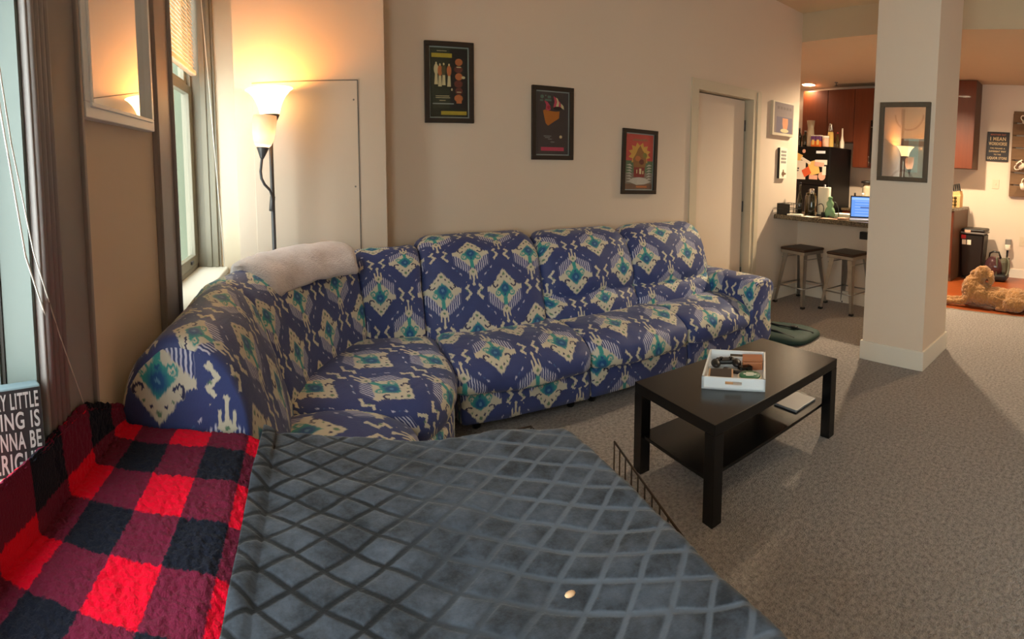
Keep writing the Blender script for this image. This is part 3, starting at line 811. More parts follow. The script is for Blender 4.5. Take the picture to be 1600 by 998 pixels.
# dark green bag on the floor past the sofa
BG = thing('duffel_bag', 'dark green bag lying flat on carpet by the sofa arm', 'bag', (3.49, 2.53, 0), math.radians(98))
BG.scale = (1.12, 1.25, .95)
def bagm():
    mb = MB(); O, _ = crom([(-.30, -.10, 0), (-.26, .12, 0), (-.05, .19, 0), (.2, .16, 0), (.29, .05, 0), (.27, -.10, 0), (.05, -.16, 0), (-.2, -.17, 0)], 48)
    vv = []
    for s_, z in ((.93, 0), (1, .02), (.98, .045), (.85, .068), (.6, .078), (.3, .082), (.05, .083)):
        vv.append([mb.b.verts.new(V((p_.x * s_, p_.y * s_, z)) + noise.noise_vector(p_ * 9 * s_) * (.012 if z > 0 else 0)) for p_ in O])
    for a, b in zip(vv, vv[1:]):
        for k in range(48):
            f = mb.b.faces.new((a[k], a[(k + 1) % 48], b[(k + 1) % 48], b[k])); f.smooth = True
    mb.b.faces.new(vv[-1]); mb.b.faces.new(list(reversed(vv[0]))); return mb
bagm().build('bag_body', 'green', BG)
MB().tube([(-.27, -.05, .06), (-.15, -.02, .09), (0, 0, .095), (.15, -.02, .09), (.26, -.06, .06)], .009, 6).build('strap', 'strap', BG)
MB().tube([(-.20, .12, .06), (-.05, .11, .088), (.1, .10, .088), (.22, .09, .065)], .008, 6).build('strap', 'strap', BG)
for x, y in ((-.12, -.02), (.10, -.01)): MB().box(x - .026, x + .026, y - .018, y + .018, .088, .106, .005).build('buckle', 'blackpl', BG)

# ------------------------------------------------------------------ floor lamp
LX, LY = -.218, 2.93
FL = thing('floor_lamp', 'lit torchiere floor lamp with second reading arm behind the sofa corner', 'lamp', (LX, LY, 0))
MB().lathe([(.14, 0), (.14, .015), (.10, .03), (.02, .04)], 32).build('base', 'lampm', FL)
MB().cyl((0, 0, .03), (0, 0, 1.72), .0125, 14).build('pole', 'lampm', FL)
MB().lathe([(.014, 1.655), (.055, 1.735), (.057, 1.745)], 24).build('socket_cone', 'lampm', FL)
MB().lathe([(.055, 1.742), (.060, 1.76), (.068, 1.79), (.080, 1.82), (.097, 1.85), (.122, 1.878), (.140, 1.89), (.137, 1.892), (.118, 1.880), (.093, 1.852), (.076, 1.82), (.064, 1.79), (.052, 1.75)], 36, cap=False).build('torchiere_shade', 'shade', FL)
ga = V((-.03, -.06, 0))
MB().tube([(0, -.018, 1.20), (0, -.02, 1.265), (-.012, -.03, 1.31), (-.04, -.06, 1.345), (-.055, -.075, 1.38), (-.058, -.078, 1.42), (-.052, -.07, 1.47), (-.048, -.066, 1.505)], .008, 8).build('gooseneck_arm', 'lampm', FL)
TT = Matrix.Translation((-.048, -.066, 1.495)) @ Matrix.Rotation(math.radians(6), 4, 'Y')
MB().lathe([(.009, -.005), (.014, .005), (.036, .058), (.037, .062)], 20, TT).build('arm_socket', 'lampm', FL)
MB().lathe([(.034, .060), (.048, .075), (.060, .105), (.066, .14), (.069, .18), (.070, .215), (.066, .24), (.064, .24), (.066, .20), (.061, .14), (.045, .08)], 28, TT, cap=False).build('reading_shade', 'opal', FL)
MB().cyl((-.006, -.03, 1.19), (.0, 0, 1.27), .016, 10).build('clamp', 'lampm', FL)
def point(name, loc, e, c, r=.04):
    l = bpy.data.lights.new(name, 'POINT'); l.energy = e; l.color = c; l.shadow_soft_size = r
    o = bpy.data.objects.new(name, l); o.location = loc; COL.objects.link(o); return o
WARM = (1.0, .36, .07)
point('torchiere_bulb', (LX, LY, 1.845), 6.8, WARM, .03)
point('reading_bulb', (LX - .036, LY - .066, 1.62), 0.45, (1.0, .66, .40), .02)

# ------------------------------------------------------------------ wall mirror and pictures
MR = thing('wall_mirror', 'white framed mirror on the wall between the windows', 'mirror', (XL, 0, 0))
y0, y1, z0, z1, fw = 1.215, 1.815, 1.585, 2.36, .042
MB().box(.001, .034, y0, y1, z0, z0 + fw, .003).box(.001, .034, y0, y1, z1 - fw, z1, .003).box(.001, .034, y0, y0 + fw, z0 + fw, z1 - fw, .003).box(.001, .034, y1 - fw, y1, z0 + fw, z1 - fw, .003)\
    .box(.03, .040, y0 + fw - .012, y1 - fw + .012, z0 + fw - .012, z0 + fw, .002).box(.03, .040, y0 + fw - .012, y0 + fw, z0 + fw, z1 - fw, .002).box(.03, .040, y1 - fw, y1 - fw + .012, z0 + fw, z1 - fw, .002).build('mirror_frame', 'white', MR)
MB().box(.004, .016, y0 + fw, y1 - fw, z0 + fw, z1 - fw).build('mirror_glass', 'mirror', MR)

def merge(name, objs, parent):
    """one printed surface: its coloured shapes become faces of one mesh"""
    b = bmesh.new(); me = bpy.data.meshes.new(name)
    for o in objs:
        n0 = len(b.faces); b.from_mesh(o.data); b.faces.ensure_lookup_table()
        for f in b.faces[n0:]: f.material_index = len(me.materials)
        me.materials.append(o.data.materials[0]); bpy.data.objects.remove(o)
    b.to_mesh(me); b.free()
    o = bpy.data.objects.new(name, me); COL.objects.link(o); o.parent = parent
    return o
def flat_mat(name, c, r=.6): 
    k = 'art_' + name
    if k not in M: M[k] = mat(k, lin(c), r, var=.12, scale=25)
    return k
def poster(label, x0, x1, z0, z1, bg, border, shapes, tilt=0.0):
    """framed print on the back wall; shapes: (polygon in 0..1 print units, colour)"""
    cx, cz = (x0 + x1) / 2, (z0 + z1) / 2; w, h = x1 - x0, z1 - z0; f = .032
    r = thing('framed_poster', label, 'poster', (cx, YB, cz), 0, 'framed posters above the sofa')
    r.rotation_euler = (0, tilt, 0)
    MB().box(-w / 2, w / 2, -.022, 0, -h / 2, -h / 2 + f, .002).box(-w / 2, w / 2, -.022, 0, h / 2 - f, h / 2, .002).box(-w / 2, -w / 2 + f, -.022, 0, -h / 2 + f, h / 2 - f, .002).box(w / 2 - f, w / 2, -.022, 0, -h / 2 + f, h / 2 - f, .002).build('frame', 'frame', r)
    pw, ph = w - 2 * f, h - 2 * f
    MB().box(-pw / 2, pw / 2, -.006, -.001, -ph / 2, ph / 2).build('print_border', border, r)
    iw, ih = pw * .945, ph * .965
    pr = MB().box(-iw / 2, iw / 2, -.0066, -.006, -ih / 2, ih / 2).build('print', bg, r)
    T = Matrix(((1, 0, 0, 0), (0, 0, -1, 0), (0, 1, 0, 0), (0, 0, 0, 1)))
    grp = {}
    for k, (poly, c) in enumerate(shapes):
        grp.setdefault(c, MB()).prism([((a - .5) * iw, (b - .5) * ih) for a, b in poly], .0067 + k * .00002, .0070 + k * .00002, T)
    merge('print', [pr] + [mb.build('shape', c) for c, mb in grp.items()], r)
    MB().box(-pw / 2, pw / 2, -.0105, -.0095, -ph / 2, ph / 2).build('glazing', 'picglass', r)
    return r
def R(a, b, c, d): return [(a, b), (c, b), (c, d), (a, d)]
def El(x, y, rx, ry, n=18, a0=0): return [(x + rx * math.cos(a0 + 2 * PI * i / n), y + ry * math.sin(a0 + 2 * PI * i / n)) for i in range(n)]
olv, yel, crm, orr, brn, lgr = (flat_mat(*a) for a in (('olive', (74, 70, 38)), ('yellow', (168, 150, 40)), ('cream', (196, 184, 140)), ('orange', (178, 104, 56)), ('brown', (98, 44, 34)), ('palegreen', (140, 152, 148))))
dgreen = flat_mat('deepgreen', (40, 46, 28)); blk = flat_mat('nearblack', (26, 20, 18))
sh = [(R(.52, .02, .98, .98), blk), (R(0, 0, 1, .12), flat_mat('mossdark', (30, 34, 18)))]
sh += [(R(.04, .86, .58, .92), yel), (R(.28, .03, .96, .085), yel)]
for k in range(6): sh.append((El(.76 - .012 * (k % 2), .80 - .105 * k, .10 + .015 * (k % 2), .052), (orr, brn, orr, brn, brn, orr)[k]))
sh += [(R(.69, .20, .83, .27), orr), (El(.88, .58, .05, .02), crm), (R(.70, .72, .82, .735), crm), (R(.70, .36, .82, .37), crm)]
for k, (x, y, h) in enumerate(((.16, .62, .30), (.26, .60, .32), (.36, .61, .30), (.50, .60, .32))):
    sh += [([(x - .052, y - h / 2), (x + .045, y - h / 2), (x + .032, y), (x - .032, y)], crm), (El(x, y + .07, .062, .078), (crm, orr, olv, orr)[k]), (El(x, y + .155, .022, .018), crm)]
sh += [(R(.14, .30, .50, .308), crm), (R(.14, .275, .52, .283), crm), (R(.24, .235, .40, .243), crm), (R(.06, .185, .62, .20), lgr), (R(.18, .95, .44, .957), crm), (El(.57, .40, .022, .02), crm)]
poster('framed dark green poster with reddish column, highest and nearest the lamp', .775, 1.118, 1.718, 2.256, dgreen, lgr, sh)
och, pink, redd, teal_, dgr = (flat_mat(*a) for a in (('ochre', (170, 102, 32)), ('pinkred', (176, 60, 84)), ('sailred', (150, 34, 48)), ('seagreen', (84, 116, 102)), ('slate', (62, 54, 54))))
sh = [([(.20, .70), (.28, .50), (.36, .46), (.52, .52), (.70, .585), (.72, .70), (.60, .69), (.40, .70), (.26, .715)], och),
      ([(.24, .86), (.34, .84), (.42, .78), (.44, .72), (.36, .70), (.28, .72), (.30, .79)], pink), (El(.37, .755, .05, .03), redd),
      ([(.52, .94), (.64, .90), (.74, .84), (.76, .77), (.52, .76), (.56, .85)], pink), ([(.60, .92), (.66, .90), (.70, .83), (.68, .775), (.60, .77), (.64, .85)], crm), ([(.76, .83), (.84, .79), (.86, .73), (.76, .76)], crm), (El(.66, .745, .13, .03), blk),
      (El(.17, .92, .055, .03), teal_), (R(.10, .85, .20, .875), teal_), (R(.26, .855, .46, .885), teal_), (R(.34, .90, .44, .94), teal_), (R(.26, .93, .30, .95), teal_),
      (R(.22, .29, .46, .298), lgr), (R(.26, .265, .42, .273), lgr), (R(.36, .24, .48, .248), lgr), (R(.44, .195, .56, .203), lgr), (El(.76, .285, .045, .025, 10), crm), (R(.14, .055, .86, .115), pink)]
poster('framed charcoal poster with orange hull shape and red sails, middle one above sofa', 1.557, 1.90, 1.473, 2.005, dgr, lgr, sh)
sred, syel, brick, pale, leaf = (flat_mat(*a) for a in (('sunsetred', (184, 74, 66)), ('sunsetyellow', (196, 150, 70)), ('brick', (126, 44, 40)), ('palewhite', (178, 172, 162)), ('leaf', (88, 108, 80))))
sh = [(R(0, 0, 1, .52), leaf), (R(0, 0, 1, .30), flat_mat('greyish', (120, 112, 100))), (R(0, .0, 1, .10), flat_mat('rust', (112, 84, 66)))]
sh += [([(.5 + .42 * math.cos(a) * (1 if k % 2 else .72), .64 + .22 * math.sin(a) * (1 if k % 2 else .72)) for k, a in enumerate([2 * PI * i / 24 for i in range(24)])], syel)]
sh += [([(.30, .36), (.26, .55), (.36, .64), (.44, .74), (.52, .80), (.60, .72), (.72, .64), (.76, .52), (.70, .36)], flat_mat('mound', (134, 94, 52))), (El(.70, .62, .08, .05), flat_mat('olivegreen', (120, 116, 52))), (El(.44, .56, .10, .05), orr), (El(.58, .50, .09, .05), brn), (R(.30, .22, .70, .40), brick), (R(.40, .29, .43, .36), crm), (R(.50, .28, .58, .38), crm), (R(.62, .28, .66, .34), crm)]
for k in range(7): sh += [([(.02, .44 - .05 * k), (.16, .46 - .05 * k), (.24, .42 - .05 * k), (.12, .43 - .05 * k)], pale), ([(.98, .44 - .05 * k), (.86, .46 - .05 * k), (.76, .42 - .05 * k), (.90, .43 - .05 * k)], pale)]
sh += [([(.10, .14), (.26, .20), (.5, .22), (.76, .20), (.92, .13), (.7, .09), (.4, .08)], pale), (R(.4, .03, .8, .06), orr), ([(.20, .88), (.30, .92), (.52, .91), (.70, .93), (.82, .89), (.60, .88)], flat_mat('dusk', (150, 96, 70)))]
poster('framed sunset red and yellow poster with mound, lowest and nearest the door', 2.355, 2.715, 1.205, 1.735, sred, lgr, sh, 0.02)

# canvas and small sign right of the door
t = thing('canvas_print', 'pale framed canvas with orange shape on purple grey, right of the door', 'picture', (4.455, YB, 1.995))
w_, h_ = .385, .365
MB().box(-w_ / 2, w_ / 2, -.035, 0, -h_ / 2, h_ / 2, .004).build('canvas', 'trimw', t)
pr = [MB().box(-w_ / 2 + .03, w_ / 2 - .012, -.0362, -.035, -h_ / 2 + .03, h_ / 2 - .012).build('shape', flat_mat('mauvegrey', (128, 112, 110)))]
T3 = Matrix(((1, 0, 0, 0), (0, 0, -1, 0), (0, 1, 0, 0), (0, 0, 0, 1)))
pr.append(MB().prism(R(-.13, -.15, .16, .02), .0364, .0366, T3).build('shape', flat_mat('purplegrey', (98, 88, 104))))
pr.append(MB().prism([(-.02, .01), (-.022, -.05), (-.01, -.10), (.03, -.118), (.07, -.10), (.082, -.05), (.08, .01)], .0367, .037, T3).build('shape', flat_mat('peach', (200, 134, 92))))
pr.append(MB().prism(El(.02, -.125, .075, .022), .0371, .0374, T3).build('shape', crm))
for k in range(5): pr.append(MB().prism(R(-.12 + k * .055, .10, -.08 + k * .055, .13), .0367, .037, T3).build('shape', flat_mat('faintmauve', (112, 96, 92))))
merge('print', pr, t)
t = thing('wall_plaque', 'narrow white plaque with grey lettering and small motif below the canvas', 'sign', (4.49, YB, 1.518))
MB().box(-.07, .065, -.03, 0, -.168, .168, .002).build('board', 'whitep', t)
MB().box(-.0712, -.0702, -.03, 0, -.168, .168).build('board_edge', 'dark', t)
g = MB()
for k in range(4):
    z = .125 - k * .038
    for i in range(4): g.prism(R(-.045 + i * .024, z - .012, -.028 + i * .024, z + .012), .0302, .031, T3)
g.build('lettering', 'gray', t)
MB().prism(El(0, -.115, .026, .026, 8), .0302, .0315, T3).prism(R(-.008, -.15, .008, -.07), .0302, .0318, T3).prism(R(.02, -.125, .05, -.105), .0302, .0318, T3).build('motif', 'pallet', t)

# picture on the pillar
t = thing('framed_picture', 'grey framed picture under reflective glass on the square pillar', 'picture', (3.455, 1.4375, 1.682))
w_, h_, f = .40, .582, .034
def yz(y0, y1, z0, z1, x0, x1, mb): return mb.box(x0, x1, y0, y1, z0, z1, .002)
mb = MB()
for a in ((-w_ / 2, w_ / 2, -h_ / 2, -h_ / 2 + f), (-w_ / 2, w_ / 2, h_ / 2 - f, h_ / 2), (-w_ / 2, -w_ / 2 + f, -h_ / 2 + f, h_ / 2 - f), (w_ / 2 - f, w_ / 2, -h_ / 2 + f, h_ / 2 - f)): yz(*a, -.026, 0, mb)
mb.build('frame', 'grayframe', t)
pr = []
pr.append(MB().box(-.008, -.001, -w_ / 2 + f, w_ / 2 - f, -h_ / 2 + f, h_ / 2 - f).build('shape', flat_mat('rosebeige', (176, 140, 120))))
TX = Matrix(((0, 0, -1, 0), (-1, 0, 0, 0), (0, 1, 0, 0), (0, 0, 0, 1)))
def ring(cx, cy, r0, r1, a0, a1, n=16): return [(cx + r1 * math.cos(a0 + (a1 - a0) * i / n), cy + r1 * math.sin(a0 + (a1 - a0) * i / n)) for i in range(n + 1)] + [(cx + r0 * math.cos(a1 - (a1 - a0) * i / n), cy + r0 * math.sin(a1 - (a1 - a0) * i / n)) for i in range(n + 1)]
pr.append(MB().prism(ring(.035, .20, .105, .118, PI, 2 * PI), .0081, .0085, TX).prism(ring(.0, -.30, .085, .10, .2, PI - .2), .0081, .0085, TX).prism(R(-.03, -.22, .0, .24), .0081, .0084, TX).build('shape', flat_mat('rosebrown', (140, 92, 76))))
pr.append(MB().prism(R(.04, -.22, .12, .02), .0081, .0085, TX).build('shape', flat_mat('palemint', (176, 184, 170))))
merge('print', pr, t)
MB().box(-.0135, -.0125, -w_ / 2 + f, w_ / 2 - f, -h_ / 2 + f, h_ / 2 - f).build('glazing', 'picglass2', t)

# box sign on the near sill
SG = thing('box_sign', 'black box sign with pale capital lettering standing on the near window sill', 'sign', (-.560, .905, SZ), math.radians(45) + PI)
# local: +X runs from the right front corner to the left, front face at y = 0 facing +Y
sw, shh, sd = .148, .185, .042
SGT = Matrix.Rotation(math.radians(-6), 4, 'X')
MB().box(0, sw, -sd, -.001, 0, shh, .004, T=Matrix.Rotation(math.radians(6), 4, 'X')).build('sign_box', 'signside', SG)
FM = Matrix.Rotation(math.radians(6), 4, 'X')
MB().box(.002, sw - .002, -.0012, .0004, .002, shh - .004, T=FM).build('sign_face', 'signblk', SG)
rows = (('EVERY LITTLE', .140, .034), ('THING IS', .098, .036), ('GONNA BE', .055, .037), ('ALRIGHT', .008, .041))
FT = FM @ Matrix(((-1, 0, 0, 0), (0, 0, 1, .0005), (0, 1, 0, 0), (0, 0, 0, 1)))
for s_, z, h_ in rows:
    text('lettering', s_, sw - .018, h_, 'ltext', SG, FT @ Matrix.Translation((-sw + .010, z, 0)), .0008)

# ------------------------------------------------------------------ kitchen
t = thing('breakfast_counter', 'speckled dark granite bar counter on the low partition wall', 'counter', (0, 0, 0))
MB().box(4.38, 5.05, 1.76, YB - .004, .912, .962, .006).build('worktop', 'granite', t)
MB().box(4.80, 4.858, 2.37, 2.46, .735, .815, .004).build('bracket', 'blackpl', t)
# stools
def stool(label, loc, rz):
    r = thing('bar_stool', label, 'stool', loc, rz, 'metal bar stools at the counter')
    hs, top, bot = .155, .155, .215; H = .585
    MB().box(-.172, .172, -.172, .172, H, H + .028, .012).build('seat', 'seatw', r)
    MB().box(-.165, .165, -.165, .165, H - .035, H, .006).build('seat_frame', 'steel', r)
    for sx in (-1, 1):
        for sy in (-1, 1):
            m_ = MB(); a = V((sx * .140, sy * .140, H - .01)); b = V((sx * .205, sy * .205, 0))
            for dx, dy in ((1, 0), (0, 1)):
                bm_ = bmesh.new()
                def q(p_, w, th):
                    ax = V((-sx * dx, -sy * dy, 0)); o_ = V((-sx * dy, -sy * dx, 0)) * th
                    return [p_, p_ + ax * w, p_ + ax * w + o_, p_ + o_]
                A_ = [bm_.verts.new(v) for v in q(a, .062, .004)]; B_ = [bm_.verts.new(v) for v in q(b, .026, .004)]
                for k in range(4): bm_.faces.new((A_[k], A_[(k + 1) % 4], B_[(k + 1) % 4], B_[k]))
                bm_.faces.new(A_); bm_.faces.new(B_)
                m_._merge(bm_)
            l = m_.build('leg', 'steel', r)
            MB().box(b.x - .016 * (sx > 0) - .012, b.x + .016 * (sx < 0) + .012, b.y - .016 * (sy > 0) - .012, b.y + .016 * (sy < 0) + .012, 0, .022, .004).build('rubber_foot', 'blackpl', l)
    fr = .140 + (.205 - .140) * (H - .20) / H - .006
    for a, b in (((-fr, -fr), (fr, -fr)), ((fr, -fr), (fr, fr)), ((fr, fr), (-fr, fr)), ((-fr, fr), (-fr, -fr))):
        MB().cyl((a[0], a[1], .20), (b[0], b[1], .20), .007, 8).build('stretcher', 'steel', r)
    for a, b in (((-.155, -.155), (.155, -.155)), ((.155, .155), (-.155, .155))):
        MB().cyl((a[0], a[1], .50), (b[0], b[1], .50), .005, 8).build('brace', 'steel', r)
    return r
s1 = stool('metal bar stool with dark wood seat, standing nearer the door wall', (4.545, 3.02, 0), math.radians(-6))
dup(s1, (4.65, 2.50, 0), math.radians(-6), 'metal bar stool with dark wood seat, partly hidden behind the pillar')

# upper cabinets, all along the far kitchen wall
UX = 7.15
def cabinet(name, label, y0, y1, z0, z1, x0, nd, m='cherry', grp='cherry wall cabinets', endp=False, handle=0):
    r = thing(name, label, 'cabinet', (x0, y0, 0), 0, grp)
    W = y1 - y0
    MB().box(.02, XK - x0 - .003, 0, W, z0, z1, .002).build('body', 'cabend' if endp else m, r)
    for k in range(nd):
        a, b = W * k / nd + .003, W * (k + 1) / nd - .003
        dd = MB().box(0, .018, a, b, z0 + .004, z1 - .004, .003).build('door', m, r)
        if handle: MB().cyl((-.025, (a + .03 if handle > 0 else b - .03), z0 + .03), (-.025, (a + .03 if handle > 0 else b - .03), z0 + .19), .006, 8).build('handle', 'chrome', dd)
    return r
cabinet('wall_cabinet', 'end cherry wall cabinet with grey brown side, right of the pillar', 1.88, 2.55, 1.60, 2.893, UX, 2, endp=True)
cabinet('wall_cabinet', 'tall cherry wall cabinet left of the black microwave', 3.52, 3.86, 1.545, 2.80, UX, 1, handle=1)
cabinet('wall_cabinet', 'short cherry cabinet above the fridge, at its right half', 3.865, 4.36, 1.95, 2.80, UX, 1)
cabinet('wall_cabinet', 'short cherry cabinet above the fridge, at its left half', 4.365, 4.86, 1.95, 2.80, UX, 1)
cabinet('wall_cabinet', 'cherry cabinet above the black microwave beside the pillar edge', 2.75, 3.515, 2.30, 2.80, UX, 2)
t = thing('microwave', 'black microwave hung under cherry cabinet beside the pillar edge', 'microwave', (7.05, 2.76, 0))
MB().box(.02, .44, 0, .75, 1.62, 2.29, .006).build('housing', 'blackpl', t)
dd = MB().box(0, .02, .16, .75, 1.63, 2.28, .003).build('door', 'blackgl', t); MB().cyl((-.03, .17, 1.68), (-.03, .17, 2.2), .009, 8).build('handle', 'chrome', dd)
MB().box(-.002, .0, .18, .74, 2.17, 2.18).build('vent_line', 'chrome', t)
# base run
t = thing('base_cabinet', 'base cabinet under the knife block with brown end panel', 'cabinet', (6.72, 1.99, 0))
MB().box(.02, .775, 0, .66, .0, .99, .002).build('body', 'cabend', t)
for k in range(2): MB().box(0, .018, .004 + .33 * k, .326 + .33 * k, .10, .98, .003).build('door', 'cherry', t)
MB().box(-.02, .775, -.006, .66, .99, 1.03, .004).build('worktop', 'granite', t)
t = thing('base_cabinet', 'cherry base cabinet with granite top beside the fridge', 'cabinet', (6.82, 2.68, 0))
MB().box(.02, .67, 0, 1.14, .0, .87, .002).build('body', 'cherry', t)
for k in range(3): MB().box(0, .018, .004 + .38 * k, .376 + .38 * k, .10, .86, .003).build('door', 'cherry', t)
MB().box(-.02, .678, 0, 1.15, .87, .905, .004).build('worktop', 'granite', t)
# fridge with magnets
FR = thing('fridge', 'black fridge covered with papers and magnets', 'fridge', (6.50, 3.90, 0))
MB().box(.03, .68, 0, .74, .02, 1.83, .01).build('body', 'fridge', FR)
MB().box(0, .03, .002, .738, 1.25, 1.828, .006).build('freezer_door', 'fridge', FR); MB().box(0, .03, .002, .738, .06, 1.242, .006).build('fridge_door', 'fridge', FR)
papers = [('pale yellow note with dark drawing on the fridge, upper left', 'cardy', .60, 1.60, .10, .085, .35), ('large cream sheet with dark marks at the left of the fridge', 'whitep', .56, 1.28, .13, .22, 0), ('long yellow paper hanging askew in the middle of the fridge', 'cardy', .27, 1.34, .085, .16, -.25),
          ('white card tilted above the long yellow paper', 'whitep', .42, 1.50, .09, .035, .45), ('orange card beside the long yellow paper', 'cardo', .40, 1.24, .065, .09, -.5), ('cream photo card at the right edge of the fridge', 'whitep', .14, 1.47, .10, .055, 0),
          ('pink photo card under the cream photo card', 'cardp', .17, 1.42, .08, .05, .1), ('small white photo strip at the lower right of the fridge', 'whitep', .08, 1.28, .03, .10, 0), ('round tan paper badge low on the fridge', 'cardp', .12, 1.15, .075, .075, 9), ('small dark framed photo low on the fridge', 'cardp', .27, 1.12, .07, .05, 0),
          ('white clip magnet at the top of the fridge', 'white', .15, 1.70, .075, .03, 0), ('pink round magnet at the top of the fridge', 'cardp', .46, 1.72, .035, .035, 9)]
for i, (lb, m, y, z, hw, hh, rot) in enumerate(papers):
    z = 1.83 - (1.83 - z) * .66; hh *= .66 if rot < 5 else .85; hw *= 1.08 if rot < 5 else .85
    T = Matrix.Translation((0, y, z)) @ Matrix.Rotation(rot if rot < 5 else 0, 4, 'X')
    mb = MB()
    if rot > 5: mb.prism(El(0, 0, hw, hh, 14), .001, .005, Matrix.Translation((0, y, z)) @ TX)
    else: mb.box(-.004 - .0008 * i, -.001 - .0008 * i, -hw, hw, -hh, hh, T=T)
    nm = 'magnet' if 'magnet' in lb else 'fridge_note'
    o = mb.build(nm, m); o.location = (6.50, 3.90, 0); tag(o, lb, 'magnet' if nm == 'magnet' else 'paper', 'papers on the fridge')
    if i in (0, 1): 
        MB().box(-.009, -.006, y - .02, y + .012, z + .012, z + .035).box(-.009, -.006, y - .015, y + .02, z - .02, z - .003).build('drawn_mark', 'dark', o)
def bottle(name, label, cat, loc, prof, m, cap=None, grp=None, sub='cap'):
    r = thing(name, label, cat, loc, 0, grp)
    MB().lathe(prof, 18).build('body', m, r)
    if cap: MB().lathe(cap[0], 14).build(sub, cap[1], r)
    return r
def bp(r, h, neck=.3, nr=.35): return [(r * .9, 0), (r, .01), (r, h * (1 - neck) * .9), (r * .8, h * (1 - neck)), (r * nr, h * (1 - neck * .55)), (r * nr, h)]
G = 'bottles and cartons on top of the fridge'
FZ = 1.83
bottle('glass_pitcher', 'tall clear glass pitcher on the fridge top', 'pitcher', (6.64, 4.345, FZ), [(.055, 0), (.06, .02), (.058, .20), (.05, .30), (.066, .41)], 'cglass', ([(.012, .06), (.012, .30)], 'cglass'), G, 'core')
bottle('bottle', 'dark bottle at the left end of the fridge top', 'bottle', (6.64, 4.56, FZ), bp(.042, .28), 'dglass', ([(.016, .275), (.016, .30)], 'gray'), G)
bottle('bottle', 'stout dark jug next to the glass pitcher', 'bottle', (6.66, 4.455, FZ), bp(.048, .24, .25), 'dglass', ([(.02, .235), (.02, .26)], 'gray'), G)
for i, (y, lb) in enumerate(((4.245, 'orange and purple carton on the fridge, left of the pair'), (4.158, 'orange and purple carton on the fridge, right of the pair'))):
    r = thing('drink_carton', lb, 'carton', (6.60, y, FZ), 0, G)
    MB().box(-.038, .038, -.040, .040, 0, .09, .002).build('lower_panel', 'orange', r); MB().box(-.038, .038, -.040, .040, .09, .165, .002).build('upper_panel', 'purple', r)
    MB().box(-.040, -.038, -.022, .022, .03, .11).build('printed_motif', 'cardy', r); MB().box(-.039, .039, -.041, .041, .165, .178, .002).build('lid', 'whitep', r)
r = thing('jar', 'squat grey jar with pink lid on the fridge top', 'jar', (6.62, 4.052, FZ), 0, G)
MB().lathe([(.048, 0), (.052, .01), (.052, .13)], 18).build('body', 'cardp', r); MB().lathe([(.054, .13), (.054, .17)], 18).build('lid', 'whitep', r)
bottle('cocktail_shaker', 'tall bright glass shaker with metal cap on the fridge top', 'shaker', (6.86, 4.11, FZ), [(.046, 0), (.052, .02), (.046, .20), (.04, .25)], 'cardy', ([(.038, .25), (.042, .29), (.03, .36), (.028, .38)], 'chrome'), G)
bottle('bottle', 'small dark brown bottle second from the right on the fridge top', 'bottle', (6.95, 4.035, FZ), bp(.026, .24), 'amber', ([(.012, .235), (.012, .255)], 'red'), G)
bottle('bottle', 'slim cream bottle at the right end of the fridge top', 'bottle', (6.96, 3.955, FZ), bp(.035, .30, .6), 'whitep', ([(.011, .298), (.011, .318)], 'whitep'), G)
# worktop behind the bar
bottle('glass_canister', 'tall clear canister with dark lid on the back worktop', 'canister', (7.0, 3.50, .905), [(.07, 0), (.075, .02), (.07, .30), (.05, .40)], 'cglass', ([(.095, .40), (.09, .43), (.02, .44)], 'blackpl'), None, 'lid')
bottle('bottle', 'yellow oil bottle with dark neck on the back worktop', 'bottle', (6.92, 3.66, .905), bp(.04, .19, .4), 'yellow', ([(.016, .19), (.014, .24)], 'blackpl'))
bottle('bottle', 'pale squat bottle right of the yellow oil bottle', 'bottle', (6.9, 3.57, .905), bp(.03, .18, .3), 'cardp', ([(.014, .18), (.014, .20)], 'gray'))
bottle('bottle', 'white capped bottle nearest the laptop on the back worktop', 'bottle', (6.88, 3.50, .905), bp(.035, .22, .3), 'whitep', ([(.02, .215), (.02, .25)], 'white'))
# things on the bar counter
CZt = .962
WB = thing('wire_basket', 'black wire basket at the wall end of the bar counter', 'basket', (4.52, 3.20, CZt))
q = MB()
for z in (.004, .06, .115): q.tube([(-.11, -.085, z), (.11, -.085, z), (.11, .085, z), (-.11, .085, z), (-.11, -.085, z)], .004, 5)
for i in range(9): 
    x = -.11 + .22 * i / 8; q.tube([(x, -.085, .115), (x, -.085, .004), (x, .085, .004), (x, .085, .115)], .0022, 5)
for i in range(6):
    y = -.085 + .17 * i / 5; q.tube([(-.11, y, .115), (-.11, y, .004)], .0022, 5); q.tube([(.11, y, .115), (.11, y, .004)], .0022, 5)
q.build('wire_frame', 'blackpl', WB); MB().box(-.112, -.109, -.085, .085, .004, .115).build('back_plate', 'blackpl', WB)
GB = 'bottles and jars on the bar counter'
bottle('bottle', 'slim tall dark bottle beside the wire basket', 'bottle', (4.72, 3.20, CZt), bp(.030, .33, .5), 'dglass', ([(.012, .33), (.012, .35)], 'blackpl'), GB)
bottle('jar', 'wide brown jar with lid behind the paper clutter', 'jar', (4.78, 3.09, CZt), [(.06, 0), (.065, .02), (.065, .20), (.05, .22)], 'amber', ([(.055, .22), (.055, .235), (.015, .245), (.015, .26)], 'amber'), GB, 'lid')
bottle('bottle', 'round shouldered amber bottle left of the steel bottle', 'bottle', (4.90, 3.19, CZt), bp(.04, .25, .35), 'amber', ([(.016, .25), (.016, .27)], 'blackpl'), GB)
bottle('water_bottle', 'dark bottle with steel cap left of the paper towels', 'bottle', (4.66, 3.0, CZt), [(.036, 0), (.038, .01), (.038, .20), (.03, .22)], 'dglass', ([(.026, .22), (.028, .285), (.02, .29)], 'chrome'), GB)
